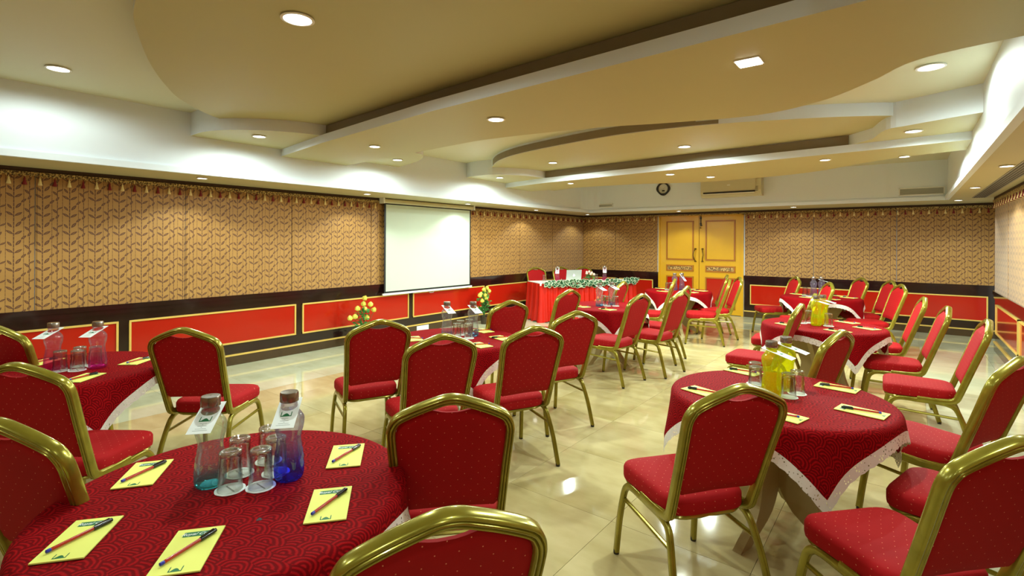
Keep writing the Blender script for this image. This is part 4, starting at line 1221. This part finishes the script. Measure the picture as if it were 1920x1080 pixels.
b.add(ap, [tuple(range(28))]); b.add([(-.002, -.0128, .137), (-.009, -.0128, .141), (-.008, -.0128, .149), (-.001, -.0128, .144)], [(0, 1, 2, 3)]); b.obj('lid_logo', 'laptop_glow', ld_)

# ------------------------------------------------------------------ flowers
def leafmesh(L, W_, mat):
    b = MB(); vs = []; n = 4
    for k in range(n + 1):
        u = k / n; w_ = W_ * math.sin(PI * min(.98, u * .96 + .02)) ; z_ = L * .25 * math.sin(u * PI * .8)
        vs += [(L * u, -w_, z_), (L * u, 0, z_ - .15 * w_), (L * u, w_, z_)]
    fs = []
    for k in range(n):
        for i in range(2): fs.append((k * 3 + i, k * 3 + i + 1, k * 3 + 4 + i, k * 3 + 3 + i))
    b.add(vs, fs); return b.mesh('leaf', mat, 'all')
def bloom(r, mat, layers=3):
    b = MB()
    for l in range(layers):
        n = 5; rr = r * (.45 + .28 * l)
        for i in range(n):
            a = 2 * PI * (i + .5 * l) / n; c, s_ = math.cos(a), math.sin(a)
            pts = []
            for (u, v, w_) in ((.0, .0, .3), (.75, .5, .75), (.95, 1.15, .55), (.8, 1.55, .2)):
                for sg in (-1, 1):
                    x_, y_, z_ = u * rr, sg * w_ * rr, v * r * (1.15 - .12 * l)
                    pts.append((x_ * c - y_ * s_, x_ * s_ + y_ * c, z_))
            b.add(pts, [(0, 2, 3, 1), (2, 4, 5, 3), (4, 6, 7, 5)])
    b.lathe([(.001, 0), (r * .4, r * .3), (r * .42, r * .9), (r * .2, r * 1.35), (.001, r * 1.4)], 8, caps=False)
    return b.mesh('bloom', mat, 'all')
def bouquet(name, loc, lab, cat, heads, bm, nleaf, spread, hlo, hhi, pot, lL=.06, pot_name='pot'):
    root = tag(empty(name, loc), lab, cat)
    z0 = 0
    if pot:
        b = MB(); b.lathe([(.045, 0), (.055, .003), (.068, .12), (.074, .122), (.074, .14), (.066, .14), (.06, .12), (.001, .118)], 20, caps=False); b.obj(pot_name, 'pot_brown', root, True); z0 = .12
    lmh = leafmesh(lL, lL * .28, 'leaf_green')
    for (x, y, z) in heads:
        b = MB(); pth = smooth_pts([(x * .05, y * .05, z0), (x * .5, y * .5, z0 + (z - z0) * .55), (x, y, z)], 4); b.tube(pth, .003, 5); st = b.obj('stem', 'stem_green', root)
        o = mk('bloom', bm, root, (x, y, z)); o.rotation_euler = (random.uniform(-.4, .4), random.uniform(-.4, .4), random.uniform(0, 6)); o.scale = (1, 1, 1.25)
    for k in range(nleaf):
        a = random.uniform(0, 2 * PI); r = random.uniform(.0, spread); z = random.uniform(hlo, hhi); f = 1 - .5 * (z - hlo) / (hhi - hlo)
        o = mk('leaf', lmh, root, (r * f * math.cos(a), r * f * math.sin(a), z)); o.rotation_euler = (random.uniform(-.6, .6), random.uniform(-.9, .5), a + random.uniform(-.8, .8))
    return root
rose = bloom(.034, 'rose_yellow')
# in-picture right of the left wall is +y there
bouquet('rose_arrangement', (-6.10, 4.37, 0), 'tall arrangement of yellow roses in a pot below the left wall, before the screen', 'flowers',
        [(0, .01, .66), (.01, .0, .58), (.0, .12, .56), (.02, .16, .48), (.0, -.10, .52), (.0, -.20, .40), (.0, -.14, .41), (.05, .03, .39), (-.03, .06, .50)], rose, 130, .15, .16, .52, True)
bouquet('rose_arrangement', (-6.12, 7.00, 0), 'smaller bunch of yellow roses in a square brown pot near the head table', 'flowers',
        [(0, -.03, .60), (0, .09, .62), (0, .17, .56), (.0, -.10, .52), (.03, -.15, .50), (.05, -.02, .50), (.06, .0, .44), (.04, -.10, .40), (-.03, .04, .56)], rose, 150, .15, .18, .56, True, lL=.065)
p = hd(1.22, .36)
bouquet('lily_arrangement', (p[0], p[1], ZH + .001), 'small bunch of white and pink flowers on the head table', 'flowers',
        [(0, 0, .15), (.04, .03, .13), (-.05, .01, .14), (.09, .05, .10), (-.02, -.05, .12), (.06, -.04, .11)], bloom(.024, 'flower_pink'), 40, .09, .02, .10, False, lL=.055)
p = hd(1.25, -.22)
bouquet('orange_arrangement', (p[0], p[1], 0), 'low arrangement with orange blooms on the floor before the head table', 'flowers',
        [(-.10, -.10, .42), (-.14, -.12, .36), (-.06, -.06, .36), (0, .05, .44), (.05, .08, .40)], bloom(.024, 'flower_orange'), 60, .16, .15, .46, True, lL=.08)

# dark burn mark on the nearest cloth
b = MB(); b.lathe([(.001, .0006), (.006, .0006), (.008, .0002)], 9, caps=False, mod=lambda a, z: 1 + .3 * math.sin(3 * a)); o = b.obj('burn_mark', 'black_plain'); o.location = (-1.465, .70, ZT)
cl = [x_ for x_ in bpy.data.objects if x_.name.startswith('tablecloth') and abs(x_.location.x + 1.70) < .01][0]
o.parent = cl; o.location = (-1.465 + 1.70, .70 - .74, ZT)
